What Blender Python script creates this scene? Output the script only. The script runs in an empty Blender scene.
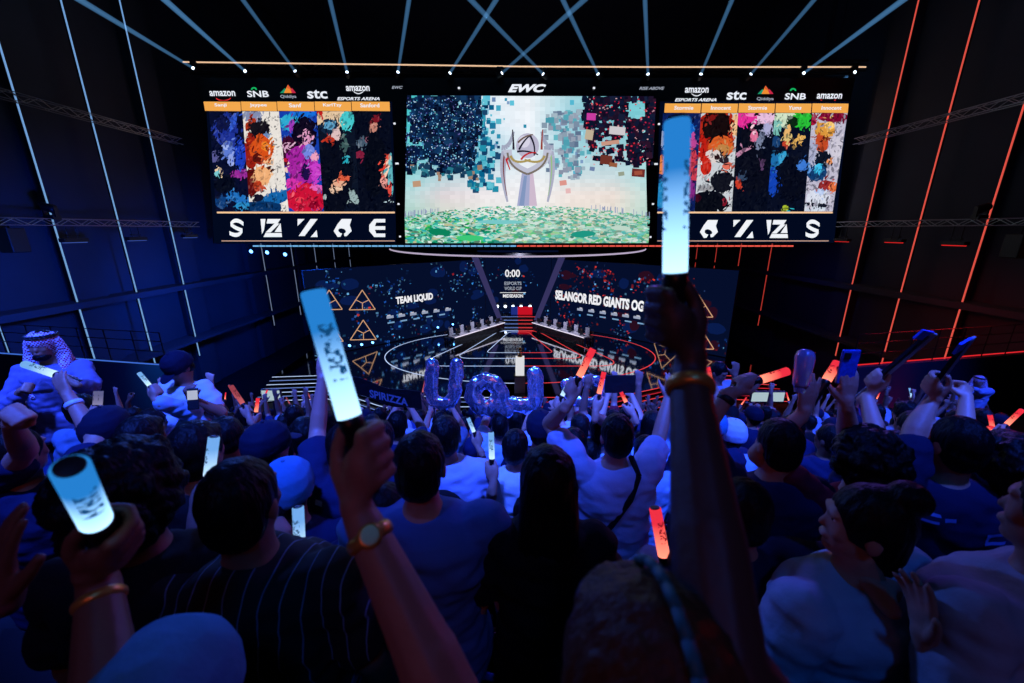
import bpy, bmesh, math, random
import numpy as np
from mathutils import Vector, Matrix, Euler, noise
rnd = random.Random(7)
SC = bpy.context.scene
COL = SC.collection
F = 395.0
TH = math.radians(15.8)
CT, ST = math.cos(TH), math.sin(TH)
CAM = Vector((0, 0, 10.0))
XC = 0.6            # centre line of the arena

# ---------------------------------------------------------------- camera rays -> places
def ray(px, py):
    u = (px - 512) / F; v = (py - 341.5) / F
    return Vector((u, CT - v * ST, -ST - v * CT))
def P(px, py, d): return CAM + ray(px, py) * d
def PY(px, py, Y):
    r = ray(px, py); return CAM + r * (Y / r.y)
def PZ(px, py, z):
    r = ray(px, py); return CAM + r * ((z - CAM.z) / r.z)
def PX(px, py, x):
    r = ray(px, py); return CAM + r * (x / r.x)
def PW(px, py, A, B):           # vertical wall through plan points A, B
    n = Vector((-(B[1] - A[1]), B[0] - A[0], 0)); r = ray(px, py)
    return CAM + r * (n.dot(Vector((A[0], A[1], 0)) - CAM) / n.dot(r))

# ---------------------------------------------------------------- objects
def tag(o, label=None, cat=None, group=None, kind=None):
    if label: o['label'] = label
    if cat: o['category'] = cat
    if group: o['group'] = group
    if kind: o['kind'] = kind
    return o
def empty(name, loc=(0, 0, 0), rz=0.0, label=None, cat=None, group=None):
    o = bpy.data.objects.new(name, None); COL.objects.link(o)
    o.location = loc; o.rotation_euler = (0, 0, rz); o.empty_display_size = .1
    return tag(o, label, cat, group)
def link(name, me, parent=None, loc=None):
    o = bpy.data.objects.new(name, me); COL.objects.link(o)
    if parent is not None: o.parent = parent
    if loc is not None: o.location = loc
    return o
def copy_tree(o, parent=None, loc=None, rz=None):
    c = o.copy(); COL.objects.link(c); c.parent = parent
    if loc is not None: c.location = loc
    if rz is not None: c.rotation_euler = (c.rotation_euler[0], c.rotation_euler[1], rz)
    for ch in [k for k in KIDS.get(o.name, [])]: copy_tree(ch, c)
    return c
KIDS = {}
def kids(o):
    KIDS.clear()
    for x in COL.objects:
        if x.parent: KIDS.setdefault(x.parent.name, []).append(x)

class MB:
    """collects simple solids, builds ONE mesh"""
    def __init__(s): s.v = []; s.f = []; s.m = []; s.mi = 0
    def add(s, vs, fs):
        b = len(s.v); s.v += [tuple(p) for p in vs]
        s.f += [tuple(i + b for i in f) for f in fs]; s.m += [s.mi] * len(fs); return s
    def box(s, c, size, M=None):
        hx, hy, hz = size[0] / 2, size[1] / 2, size[2] / 2
        vs = [Vector((x * hx, y * hy, z * hz)) for x in (-1, 1) for y in (-1, 1) for z in (-1, 1)]
        if M is not None: vs = [M @ p for p in vs]
        c = Vector(c); vs = [p + c for p in vs]
        return s.add(vs, [(0, 1, 3, 2), (4, 6, 7, 5), (0, 4, 5, 1), (2, 3, 7, 6), (0, 2, 6, 4), (1, 5, 7, 3)])
    def hexa(s, b, t):     # quad prism from 4 bottom + 4 top points
        return s.add(list(b) + list(t), [(3, 2, 1, 0), (4, 5, 6, 7), (0, 1, 5, 4), (1, 2, 6, 5), (2, 3, 7, 6), (3, 0, 4, 7)])
    def tube(s, p0, p1, r0, r1=None, n=10, caps=True):
        p0, p1 = Vector(p0), Vector(p1); r1 = r0 if r1 is None else r1
        z = (p1 - p0).normalized(); x = z.orthogonal().normalized(); y = z.cross(x)
        vs = []
        for p, r in ((p0, r0), (p1, r1)):
            for i in range(n):
                a = 2 * math.pi * i / n; vs.append(p + (x * math.cos(a) + y * math.sin(a)) * r)
        fs = [(i, (i + 1) % n, n + (i + 1) % n, n + i) for i in range(n)]
        if caps: fs += [tuple(reversed(range(n))), tuple(range(n, 2 * n))]
        return s.add(vs, fs)
    def path(s, pts, r, n=6, closed=False):
        k = len(pts)
        for i in range(k if closed else k - 1): s.tube(pts[i], pts[(i + 1) % k], r, r, n)
        return s
    def ball(s, c, r, n=10, m=6, sc=(1, 1, 1)):
        c = Vector(c); vs = [c + Vector((0, 0, r * sc[2]))]
        for j in range(1, m):
            t = math.pi * j / m
            for i in range(n):
                a = 2 * math.pi * i / n
                vs.append(c + Vector((r * sc[0] * math.sin(t) * math.cos(a), r * sc[1] * math.sin(t) * math.sin(a), r * sc[2] * math.cos(t))))
        vs.append(c - Vector((0, 0, r * sc[2])))
        fs = [(0, 1 + i, 1 + (i + 1) % n) for i in range(n)]
        for j in range(m - 2):
            a = 1 + j * n; fs += [(a + i, a + n + i, a + n + (i + 1) % n, a + (i + 1) % n) for i in range(n)]
        a = 1 + (m - 2) * n; L = len(vs) - 1
        fs += [(L, a + (i + 1) % n, a + i) for i in range(n)]
        return s.add(vs, fs)
    def lathe(s, prof, c=(0, 0, 0), n=20, M=None):   # prof: (r, z)
        vs = []
        for r, z in prof:
            for i in range(n):
                a = 2 * math.pi * i / n; p = Vector((r * math.cos(a), r * math.sin(a), z))
                if M is not None: p = M @ p
                vs.append(p + Vector(c))
        fs = []
        for j in range(len(prof) - 1):
            a = j * n; fs += [(a + i, a + (i + 1) % n, a + n + (i + 1) % n, a + n + i) for i in range(n)]
        fs += [tuple(reversed(range(n))), tuple(range((len(prof) - 1) * n, len(prof) * n))]
        return s.add(vs, fs)
    def mesh(s, name, mats, smooth=False):
        me = bpy.data.meshes.new(name); me.from_pydata(s.v, [], s.f)
        for m in (mats if isinstance(mats, (list, tuple)) else [mats]): me.materials.append(m)
        if max(s.m, default=0): me.polygons.foreach_set('material_index', s.m)
        me.validate()
        bm = bmesh.new(); bm.from_mesh(me); bmesh.ops.recalc_face_normals(bm, faces=bm.faces); bm.to_mesh(me); bm.free()
        if smooth: me.shade_smooth()
        return me
    def build(s, name, mats, parent=None, loc=None, smooth=False, bevel=0):
        o = link(name, s.mesh(name, mats, smooth), parent, loc)
        if bevel:
            b = o.modifiers.new('bevel', 'BEVEL'); b.width = bevel; b.segments = 2; b.limit_method = 'ANGLE'
        return o

# ---------------------------------------------------------------- materials
def lin(c):
    return tuple(((x / 255) / 12.92 if x / 255 <= .04045 else ((x / 255 + .055) / 1.055) ** 2.4) for x in c[:3])
_M = {}
def mat(name, rgb, rough=.6, metal=0., bump=0., bscale=40., var=0., spec=.5, sheen=0., stretch=None, cscale=None):
    if name in _M: return _M[name]
    m = bpy.data.materials.new(name); m.use_nodes = True; nt = m.node_tree; n = nt.nodes; l = nt.links
    b = n['Principled BSDF']; c = lin(rgb)
    b.inputs['Base Color'].default_value = (*c, 1); b.inputs['Roughness'].default_value = rough
    b.inputs['Metallic'].default_value = metal; b.inputs['Specular IOR Level'].default_value = spec
    if sheen: b.inputs['Sheen Weight'].default_value = sheen
    if bump or var:
        tc = n.new('ShaderNodeTexCoord'); mp = n.new('ShaderNodeMapping'); l.new(tc.outputs['Object'], mp.inputs[0])
        if stretch: mp.inputs['Scale'].default_value = stretch
        nz = n.new('ShaderNodeTexNoise'); nz.inputs['Scale'].default_value = bscale; nz.inputs['Detail'].default_value = 4
        l.new(mp.outputs[0], nz.inputs['Vector'])
        if bump:
            bp = n.new('ShaderNodeBump'); bp.inputs['Strength'].default_value = bump; bp.inputs['Distance'].default_value = .02
            l.new(nz.outputs['Fac'], bp.inputs['Height']); l.new(bp.outputs[0], b.inputs['Normal'])
        if var:
            n2 = nz
            if cscale:
                n2 = n.new('ShaderNodeTexNoise'); n2.inputs['Scale'].default_value = cscale; n2.inputs['Detail'].default_value = 3
                l.new(tc.outputs['Object'], n2.inputs['Vector'])
            mx = n.new('ShaderNodeMix'); mx.data_type = 'RGBA'
            mx.inputs[6].default_value = (*[x * (1 - var) for x in c], 1); mx.inputs[7].default_value = (*[min(1, x * (1 + var)) for x in c], 1)
            l.new(n2.outputs['Fac'], mx.inputs[0]); l.new(mx.outputs[2], b.inputs['Base Color'])
    _M[name] = m; return m
def emit(name, rgb, s=1.0):
    if name in _M: return _M[name]
    m = bpy.data.materials.new(name); m.use_nodes = True; nt = m.node_tree; nt.nodes.clear()
    e = nt.nodes.new('ShaderNodeEmission'); o = nt.nodes.new('ShaderNodeOutputMaterial')
    e.inputs[0].default_value = (*lin(rgb), 1); e.inputs[1].default_value = s; nt.links.new(e.outputs[0], o.inputs[0])
    _M[name] = m; return m
def emit_col(name, s=1.0):
    m = bpy.data.materials.new(name); m.use_nodes = True; nt = m.node_tree; nt.nodes.clear()
    e = nt.nodes.new('ShaderNodeEmission'); o = nt.nodes.new('ShaderNodeOutputMaterial'); a = nt.nodes.new('ShaderNodeAttribute')
    a.attribute_name = 'Col'; nt.links.new(a.outputs['Color'], e.inputs[0])
    e.inputs[1].default_value = s; nt.links.new(e.outputs[0], o.inputs[0]); return m
M_SCREEN = emit_col('screen_picture', 1.0)
M_BLACK = mat('matte_black', (14, 15, 18), .55, bump=.1, bscale=60)
M_METAL = mat('black_truss_metal', (30, 32, 38), .4, .6, bump=.1)
M_PANEL = mat('dark_panel', (10, 12, 20), .35)

# ---------------------------------------------------------------- pictures on displays
def clip(poly, quad):
    n = len(quad); out = poly
    area = sum(quad[i][0] * quad[(i + 1) % n][1] - quad[(i + 1) % n][0] * quad[i][1] for i in range(n))
    sg = 1 if area > 0 else -1
    for i in range(n):
        a, b = quad[i], quad[(i + 1) % n]; inp = out; out = []
        if not inp: break
        def side(p): return sg * ((b[0] - a[0]) * (p[1] - a[1]) - (b[1] - a[1]) * (p[0] - a[0]))
        for j in range(len(inp)):
            p, q = inp[j - 1], inp[j]; sp, sq = side(p), side(q)
            if (sp >= 0) != (sq >= 0):
                t = sp / (sp - sq); out.append((p[0] + (q[0] - p[0]) * t, p[1] + (q[1] - p[1]) * t))
            if sq >= 0: out.append(q)
    return out
class Canvas:
    """a picture shown by a flat display: polygons in picture coordinates, each a hair in front of the last"""
    def __init__(s, place, normal, step=.0004, clipq=None):
        s.place = place; s.n = normal; s.step = step; s.v = []; s.f = []; s.c = []; s.k = 0; s.clipq = clipq
    def poly(s, pts, col, q=None):
        q = q or s.clipq
        if q: pts = clip(pts, q)
        if len(pts) < 3: return
        s.k += 1; b = len(s.v)
        for x, y in pts: s.v.append(tuple(s.place(x, y) + s.n * (s.step * s.k)))
        s.f.append(tuple(range(b, b + len(pts))))
        s.c += [(*lin([max(0, min(255, t)) for t in col]), 1.)] * len(pts)
    def rect(s, x, y, w, h, col, rot=0, skew=0, q=None):
        c, n = math.cos(rot), math.sin(rot)
        s.poly([(x + (a + skew * b) * c - b * n, y + (a + skew * b) * n + b * c) for a, b in ((-w / 2, -h / 2), (w / 2, -h / 2), (w / 2, h / 2), (-w / 2, h / 2))], col, q)
    def ell(s, x, y, rx, ry, col, rot=0, q=None, n=14, jit=.1):
        c, d = math.cos(rot), math.sin(rot); pts = []
        for i in range(n):
            a = 2 * math.pi * i / n; k = 1 + rnd.uniform(-jit, jit)
            u, w = rx * k * math.cos(a), ry * k * math.sin(a); pts.append((x + u * c - w * d, y + u * d + w * c))
        # irregular outlines may be concave: draw as a fan
        cx, cy = x, y
        if jit <= .12: s.poly(pts, col, q)
        else:
            for i in range(n): s.poly([(cx, cy), pts[i - 1], pts[i]], col, q)
    def build(s, name, parent=None, material=None):
        me = bpy.data.meshes.new(name); me.from_pydata(s.v, [], s.f)
        a = me.color_attributes.new('Col', 'FLOAT_COLOR', 'CORNER')
        a.data.foreach_set('color', [t for c in s.c for t in c]); me.materials.append(material or M_SCREEN)
        return link(name, me, parent)

def text_mesh(s, bold=0.0, shear=0.0):
    cu = bpy.data.curves.new('lettering', 'FONT'); cu.body = s; cu.size = 1; cu.offset = bold; cu.shear = shear
    cu.extrude = 0.0; cu.resolution_u = 3
    o = bpy.data.objects.new('lettering', cu); COL.objects.link(o)
    dg = bpy.context.evaluated_depsgraph_get(); me = bpy.data.meshes.new_from_object(o.evaluated_get(dg))
    bpy.data.objects.remove(o); bpy.data.curves.remove(cu)
    return me
def text_fit(s, p0, p1, h, mt, parent=None, bold=.02, shear=0, name='lettering', up=Vector((0, 0, 1)), off=.03, thick=.0, flipz=False):
    """lettering that fills the line p0..p1 (left to right) with capital height h"""
    me = text_mesh(s, bold, shear)
    co = np.zeros(len(me.vertices) * 3); me.vertices.foreach_get('co', co); co = co.reshape(-1, 3)
    x0, x1 = co[:, 0].min(), co[:, 0].max(); y0, y1 = co[:, 1].min(), co[:, 1].max()
    R = Vector(p1) - Vector(p0); W = R.length; R.normalize(); up = Vector(up); N = R.cross(up).normalized()
    u = (co[:, 0] - x0) / (x1 - x0) * W; w = (co[:, 1] - y0) / (y1 - y0) * h
    out = np.array(p0)[None] + u[:, None] * np.array(R)[None] + w[:, None] * np.array(up)[None] + np.array(N)[None] * off
    me.vertices.foreach_set('co', out.reshape(-1)); me.materials.clear(); me.materials.append(mt); me.update()
    o = link(name, me, parent)
    return o
# ================================================================= the hall
XL, XR = -20.0, 20.7
M_WALL = mat('dark_acoustic_wall', (52, 56, 66), .85, bump=.25, bscale=6, var=.25, cscale=.5)
M_FLOOR = mat('dark_hall_floor', (22, 23, 28), .5, bump=.1, bscale=12, var=.2)
M_STEP = mat('dark_stand_carpet', (16, 17, 22), .9, bump=.3, bscale=80)
def struct(name, mb, m, **k): return tag(mb.build(name, m, **k), kind='structure')
struct('floor', MB().box((XC, 27, -.1), (44, 66, .2)), M_FLOOR)
struct('ceiling', MB().box((XC, 24, 27.1), (44, 72, .2)), M_WALL)
struct('wall_left', MB().box((XL - .35, 24, 13.5), (.3, 72, 27.4)), M_WALL)
struct('wall_right', MB().box((XR + .35, 24, 13.5), (.3, 72, 27.4)), M_WALL)
struct('wall_back', MB().box((XC, 58, 13.5), (44, .3, 27.4)), M_WALL)
struct('wall_rear', MB().box((XC, -11.5, 13.5), (44, .3, 27.4)), M_WALL)
# stepped stand: row k is where the people of row k stand
ROWY = lambda k: .75 + .95 * k
ROWZ = lambda k: max(0., 10 - 2.13 - .452 * k)
sm = MB()
for k in range(-8, 18):
    y0, y1 = ROWY(k) - .62, ROWY(k) + .33
    z = 10 - 2.13 - .452 * k
    if z <= .05: break
    sm.box((XC, (y0 + y1) / 2, z / 2), (41, y1 - y0, z))
struct('floor_tiers', sm, M_STEP)
# pilasters and wall panels (vertical bands on the side walls)
for side, X in (('left', XL), ('right', XR)):
    s = 1 if side == 'left' else -1
    tm = MB()
    for y in (9, 13.6, 18.6, 24.5, 31, 38): tm.box((X - s * .02, y, 13.5), (.36, 1.5, 26.8))
    struct('trim_1' if side == 'left' else 'trim_2', tm, M_WALL)
    lm = MB(); lm.box((X + s * .35, 24, 6.75), (1.1, 60, .28)); lm.box((X + s * .5, 24, 3.6), (1.4, 60, .16))
    struct('trim_3' if side == 'left' else 'trim_4', lm, M_WALL)

# ---- tall light tubes on the side walls
M_TUBE_B = emit('blue_tube_light', (128, 180, 240), .75)
M_TUBE_B2 = emit('dim_tube_light', (150, 170, 210), .42)
M_TUBE_R = emit('red_tube_light', (240, 88, 74), .85)
M_TUBE_R2 = emit('dim_red_tube_light', (230, 70, 60), .55)
ys_main = (8.7, 11.6, 14.6, 17.5, 20.4, 23.45)
ys_far = (31.5, 35.7, 39.9, 44.1, 48.3)
names = ['first', 'second', 'third', 'fourth', 'fifth', 'sixth']
for side, X, mt, mt2, cn in (('left', XL + .5, M_TUBE_B, M_TUBE_B2, 'pale blue'), ('right', XR - .5, M_TUBE_R, M_TUBE_R2, 'red')):
    for i, y in enumerate(ys_main + ys_far):
        far = y > 30
        if y < 14: continue
        zt, zb = (26.6, 2.4) if not far else (9.4, 2.4)
        if y < 13 : zb = 5.0
        lab = (f'{cn} vertical light tube on the {side} wall, {names[i-2]} from the photographer' if not far else
               f'thin {cn} tube on the {side} wall below the screens, {names[i-6]} toward the stage')
        t = empty('light_tube', (X, y, zb), 0, lab, 'light tube', f'vertical light tubes on the {side} wall')
        MB().box((0, 0, (zt - zb) / 2), (.05, .11, zt - zb)).build('channel', M_METAL, t)
        sx = .04 if side == 'left' else -.04
        MB().tube((sx, 0, .05), (sx, 0, zt - zb - .05), .030 if not far else .034, n=8).build('glowing_tube', mt2 if far else mt, t)

# ---- horizontal trusses along the walls
def truss(name, p0, p1, label, s=.26, bay=.5, r=.018, mt=None, group='trusses along the side walls', diag=True):
    p0, p1 = Vector(p0), Vector(p1); d = p1 - p0; L = d.length; d.normalize(); u = Vector((0, 0, 1)); w = d.cross(u).normalized()
    u = w.cross(d).normalized()
    t = empty(name, p0, 0, label, 'truss', group)
    ch = MB(); offs = [(a, b) for a in (-s / 2, s / 2) for b in (-s / 2, s / 2)]
    for a, b in offs: ch.tube(w * a + u * b, w * a + u * b + d * L, r * 1.5, n=6)
    ch.build('chord', mt or M_METAL, t)
    if diag:
        br = MB(); n = int(L / bay)
        for i in range(n):
            q0, q1 = d * (i * bay), d * ((i + 1) * bay); sg = 1 if i % 2 else -1
            br.tube(q0 + w * (s / 2) + u * (sg * s / 2), q1 + w * (s / 2) - u * (sg * s / 2), r, n=4)
            br.tube(q0 - w * (s / 2) + u * (sg * s / 2), q1 - w * (s / 2) - u * (sg * s / 2), r, n=4)
            br.tube(q0 + u * (s / 2) + w * (sg * s / 2), q1 + u * (s / 2) - w * (sg * s / 2), r, n=4)
        br.build('bracing', mt or M_METAL, t)
    return t
M_ALU = mat('grey_aluminium_truss', (140, 142, 150), .35, .8)
for side, X in (('left', XL + 1.2), ('right', XR - 1.2)):
    truss('lighting_truss', (X, 6, 10.3), (X, 24.6, 10.3), f'thin lighting truss at eye level along the {side} wall', mt=M_ALU, r=.014)
    truss('lighting_truss', (X + (.2 if side == 'left' else -.2), 6, 14.8), (X, 24.6, 14.8), f'upper lighting truss high on the {side} wall', mt=M_ALU, r=.014, s=.3)

# ---- moving head fixture (prototype at origin, beam along +Z from the head)
M_LENS_W = emit('white_lens', (225, 240, 255), 6.0)
M_LENS_B = emit('blue_lens', (90, 160, 255), 7.0)
M_LENS_R = emit('red_lens', (255, 60, 40), 7.0)
def fixture(loc, aim, lens, label, group, s=1.0, lensr=.11, hang=True):
    t = empty('moving_head_light', loc, 0, label, 'stage light', group)
    MB().box((0, 0, (.30 if hang else -.30) * s), (.34 * s, .26 * s, .14 * s)).build('base', M_BLACK, t, bevel=.01)
    y = MB()
    for a in (-1, 1): y.box((a * .19 * s, 0, (.12 if hang else -.12) * s), (.04 * s, .12 * s, .34 * s))
    y.box((0, 0, (.24 if hang else -.24) * s), (.40 * s, .12 * s, .04 * s)); y.build('yoke', M_BLACK, t)
    z = Vector(aim).normalized(); M = z.to_track_quat('Z', 'Y').to_matrix()
    h = MB().lathe([(.08 * s, -.22 * s), (.13 * s, -.16 * s), (.14 * s, .05 * s), (.15 * s, .14 * s), (.13 * s, .15 * s)], n=14, M=M).build('head', M_BLACK, t, smooth=True)
    MB().lathe([(lensr * .98, .145 * s), (lensr, .165 * s), (lensr * .5, .19 * s)], n=14, M=M).build('lens', lens, h, smooth=True)
    return t
# dim wall-wash fixtures hanging from the eye level truss
M_BAR_B = emit('blue_wash_bar', (70, 100, 190), .55)
M_BAR_R = emit('red_wash_bar', (235, 40, 40), .75)
def washbar(px, py, X, m, label, gid):
    p = PX(px, py, X)
    t = empty('wash_bar_light', p, 0, label, 'stage light', gid)
    s = 1 if X < 0 else -1
    MB().box((0, 0, .12), (.25, 1.0, .16)).build('housing', M_BLACK, t, bevel=.01)
    MB().box((s * .02, 0, .02), (.12, .92, .04)).build('light_strip', m, t)
    b = MB(); b.tube((0, -.2, .2), (0, -.2, 10.15 - p.z), .02); b.tube((0, .2, .2), (0, .2, 10.15 - p.z), .02); b.box((0, 0, .3), (.1, .5, .05)); b.build('bracket', M_METAL, t)
for i, (px, py) in enumerate(((75, 243), (137, 241), (190, 238))):
    washbar(px, py, XL + 1.2, M_BAR_B, f'hanging wash light with a dim blue strip, {names[i]} on the left truss', 'wash lights on the left truss')
for i, (px, py) in enumerate(((954, 246), (894, 243), (842, 242))):
    washbar(px, py, XR - 1.2, M_BAR_R, f'hanging wash light with a red strip, {names[i]} on the right truss', 'wash lights on the right truss')
for px, py, X, lab in ((10, 232, XL + 1.2, 'dark speaker-like box fixture clamped under the left truss'), (1020, 238, XR - 1.2, 'dark box fixture clamped under the right truss')):
    p = PX(px, py, X); t = empty('box_fixture', p, 0, lab, 'stage light')
    MB().box((0, 0, -.3), (.5, .6, .9)).build('housing', M_BLACK, t, bevel=.03)
    MB().tube((0, 0, .1), (0, 0, 10.2 - p.z), .03).build('clamp', M_METAL, t)
for px, py, X, lab in ((47, 200, XL + 1.2, 'dark moving light standing on top of the left truss'), (985, 200, XR - 1.2, 'dark moving light standing on top of the right truss')):
    p = PX(px, py, X); fixture((X, p.y, 10.85), (.6 if X < 0 else -.6, .3, -.3), M_BLACK, lab, 'dark fixtures on the side trusses', 1.2, .1, False)

# ---- barriers with a light strip at the foot of the side stands
def barrier(A, B, z, mt, side, lab):
    A = Vector((A[0], A[1], 0)); B = Vector((B[0], B[1], 0)); d = (B - A).normalized(); n = Vector((-d.y, d.x, 0))
    t = empty('side_barrier', A, 0, lab, 'barrier')
    L = (B - A).length; zb = max(0, z - 2.7)
    w = MB(); w.hexa([d * 0 - n * .08 + Vector((0, 0, zb)), d * L - n * .08 + Vector((0, 0, zb)), d * L + n * .08 + Vector((0, 0, zb)), n * .08 + Vector((0, 0, zb))],
                     [d * 0 - n * .08 + Vector((0, 0, z)), d * L - n * .08 + Vector((0, 0, z)), d * L + n * .08 + Vector((0, 0, z)), n * .08 + Vector((0, 0, z))])
    w.build('panel', M_WALL, t)
    MB().tube(Vector((0, 0, z + .03)) - n * .09, d * L + Vector((0, 0, z + .03)) - n * .09, .022, n=6).build('light_strip', mt, t)
    r = MB()
    for hz in (.45, .8, 1.1): r.tube(Vector((0, 0, z + hz)), d * L + Vector((0, 0, z + hz)), .015, n=6)
    k = int(L / 1.1)
    for i in range(k + 1): r.tube(d * (L * i / k) + Vector((0, 0, z)), d * (L * i / k) + Vector((0, 0, z + 1.12)), .018, n=6)
    r.build('railing', M_METAL, t)
M_STRIP_B = emit('blue_barrier_strip', (70, 120, 235), .8)
M_STRIP_R = emit('red_barrier_strip', (235, 40, 48), .9)
barrier((-19.2, 13.8), (-11.4, 12.35), 5.7, M_STRIP_B, 'left', 'dark barrier wall with a blue light strip and railing left of the stage')
barrier((19.8, 13.9), (11.0, 12.1), 5.7, M_STRIP_R, 'right', 'dark barrier wall with a red light strip and railing right of the stage')
# ================================================================= hanging screens
YS = 26.0
NRM = Vector((0, -1, 0))
SP = lambda x, y: PY(x, y, YS)
def slab(name, x0, y0, x1, y1, Y0, Y1, m, parent, xt0=None, xt1=None):
    # solid box behind the picture plane; photo-top corners may be inset
    xt0 = x0 if xt0 is None else xt0; xt1 = x1 if xt1 is None else xt1
    a, b = PY(x0, y1, YS), PY(x1, y1, YS); c, d = PY(xt0, y0, YS), PY(xt1, y0, YS)
    mb = MB(); f = lambda p, Y: Vector((p.x, Y, p.z))
    mb.hexa([f(a, Y0), f(b, Y0), f(b, Y1), f(a, Y1)], [f(c, Y0), f(d, Y0), f(d, Y1), f(c, Y1)])
    return mb.build(name, m, parent)
M_WHITE_E = emit('white_screen_lettering', (235, 240, 250), 1.0)
M_CREAM_E = emit('cream_light_line', (250, 205, 165), .9)
M_GREY_E = emit('grey_screen_lettering', (170, 178, 195), .8)
M_GREEN_E = emit('green_screen_mark', (20, 190, 110), .8)
M_RED_E = emit('red_screen_mark', (225, 40, 50), .8)
# carrying structure
head = empty('screen_header', (0, 0, 0), 0, 'long dark header panel with sponsor names carrying the three hanging screens', 'screen frame')
slab('panel', 199, 77, 852, 101, YS + .12, YS + .9, M_PANEL, head, 194, 857)
for px0, px1 in ((396, 404), (648, 657)):
    a, b = PY(px0, 246, YS), PY(px1, 246, YS); c, d = PY(px0 - 3, 90, YS), PY(px1 + 3, 90, YS); f = lambda p, Y: Vector((p.x, Y, p.z))
    mull = MB().hexa([f(a, YS + .05), f(b, YS + .05), f(b, YS + .5), f(a, YS + .5)], [f(c, YS + .05), f(d, YS + .05), f(d, YS + .5), f(c, YS + .5)])
    mull.build('mullion', M_PANEL, head)
truss('screen_truss', (PY(183, 66, YS).x, YS + .2, PY(516, 66, YS).z), (PY(866, 66, YS).x, YS + .2, PY(516, 66, YS).z),
      'long roof truss above the hanging screens with a thin warm light line', .5, .9, .03, group='screen rigging')
# slightly bowed light line
a = [PY(x, y, YS - .2) for x, y in ((183, 62), (300, 63.5), (420, 65), (520, 66.5), (640, 67), (760, 67), (866, 67))]
ll = MB().path(a, .035, 6).build('light_line', M_CREAM_E); tag(ll, 'thin glowing warm white line stretched above the hanging screens', 'light line')
# hanging cables
for i, px in enumerate((212, 330, 430, 600, 720, 835)):
    q = PY(px, 66, YS + .2)
    tag(MB().tube((q.x, q.y, q.z), (q.x, q.y, 27), .02, n=6).build('rigging_cable', M_METAL), f'steel cable holding the screen truss, {names[i]} from the left end', 'cable', 'cables above the screen truss')

def logo_place(x, y): return SP(x, y) + NRM * .03
HC = lambda: Canvas(lambda x, y: PY(x, y, YS + .12), NRM, .002)
def smile(cv, cx, cy, w, col, th=1.0):
    pts = [(cx - w / 2 + w * i / 10, cy + 2.4 * math.sin(math.pi * i / 10) ** .8) for i in range(11)]
    for i in range(10):
        (x0, y0), (x1, y1) = pts[i], pts[i + 1]; cv.poly([(x0, y0), (x1, y1), (x1, y1 + th), (x0, y0 + th)], col)
for cx, cy, col in ((223.5, 97.8, (225, 40, 45)), (828, 99.4, (225, 40, 45)), (358.6, 90.8, (225, 230, 240)), (696.5, 93, (225, 230, 240))):
    hc = HC(); smile(hc, cx, cy, 15 if col[1] < 100 else 10, col); hc.build('curved_mark', head)
for cx, cy in ((254, 90), (793, 91)):      # green arch over SNB
    hc = HC()
    for i in range(8):
        a0, a1 = math.pi * i / 8, math.pi * (i + 1) / 8
        hc.poly([(cx - 3.2 * math.cos(a0), cy - 3 * math.sin(a0)), (cx - 3.2 * math.cos(a1), cy - 3 * math.sin(a1)), (cx - 1.6 * math.cos(a1), cy - 1.4 * math.sin(a1)), (cx - 1.6 * math.cos(a0), cy - 1.4 * math.sin(a0))], (20, 175, 95))
    hc.build('arch_mark', head)
for cx, cy in ((288, 93), (765.5, 94)):    # three-coloured peak
    hc = HC()
    hc.poly([(cx - 8, cy), (cx - 3, cy - 5), (cx, cy)], (25, 150, 110)); hc.poly([(cx + 8, cy), (cx + 4, cy - 5), (cx, cy)], (200, 40, 70))
    hc.poly([(cx - 4, cy), (cx, cy - 8.5), (cx + 4, cy)], (240, 140, 50)); hc.poly([(cx - 1, cy - 5), (cx, cy - 8.5), (cx + 4, cy - 3)], (225, 90, 50)); hc.build('peak_mark', head)
def head_text(s, x0, x1, yb, h, m=M_WHITE_E, bold=.02, shear=0):
    p0, p1 = PY(x0, yb, YS + .12), PY(x1, yb, YS + .12); hh = PY(x0, yb - h, YS).z - PY(x0, yb, YS).z
    text_fit(s, p0, p1, hh, m, head, bold, shear, off=.04)
head_text('amazon', 210.5, 236, 96.3, 5.2); head_text('SNB', 248, 269.5, 97.3, 6.4)
head_text('Qiddiya', 281, 297, 99, 4, M_GREY_E); head_text('stc', 308, 328, 98.8, 9)
head_text('amazon', 346.5, 370, 91.3, 5.2); head_text('ESPORTS ARENA', 337.5, 380, 100.5, 3.2, bold=.03, shear=.3)
head_text('EWC', 392, 403, 89, 2.8, M_GREY_E, .03, .3); head_text('EWC', 508, 546, 92.5, 8.2, bold=.05, shear=.35)
head_text('RISE ABOVE', 639, 664, 90, 3, M_GREY_E, .03, .3)
head_text('amazon', 684.5, 708, 93, 5.2); head_text('ESPORTS ARENA', 674.5, 716, 101.6, 3.2, bold=.03, shear=.3)
head_text('stc', 726, 745.5, 100, 9); head_text('Qiddiya', 756, 773, 101.3, 4, M_GREY_E)
head_text('SNB', 784, 805, 99.8, 6.4); head_text('amazon', 816, 841, 99, 5.2)
for px, py in ((394.5, 123.5), (397, 163.5), (398.5, 204), (400, 236.5), (459, 88), (594, 88), (659, 124), (656, 164), (653, 204), (650.5, 237)):
    q = PY(px, py, YS + .02); w = .12 if py not in (163.5, 164) else .2
    MB().box(q, (w, .02, .1)).build('marker_light', M_WHITE_E, head)

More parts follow.
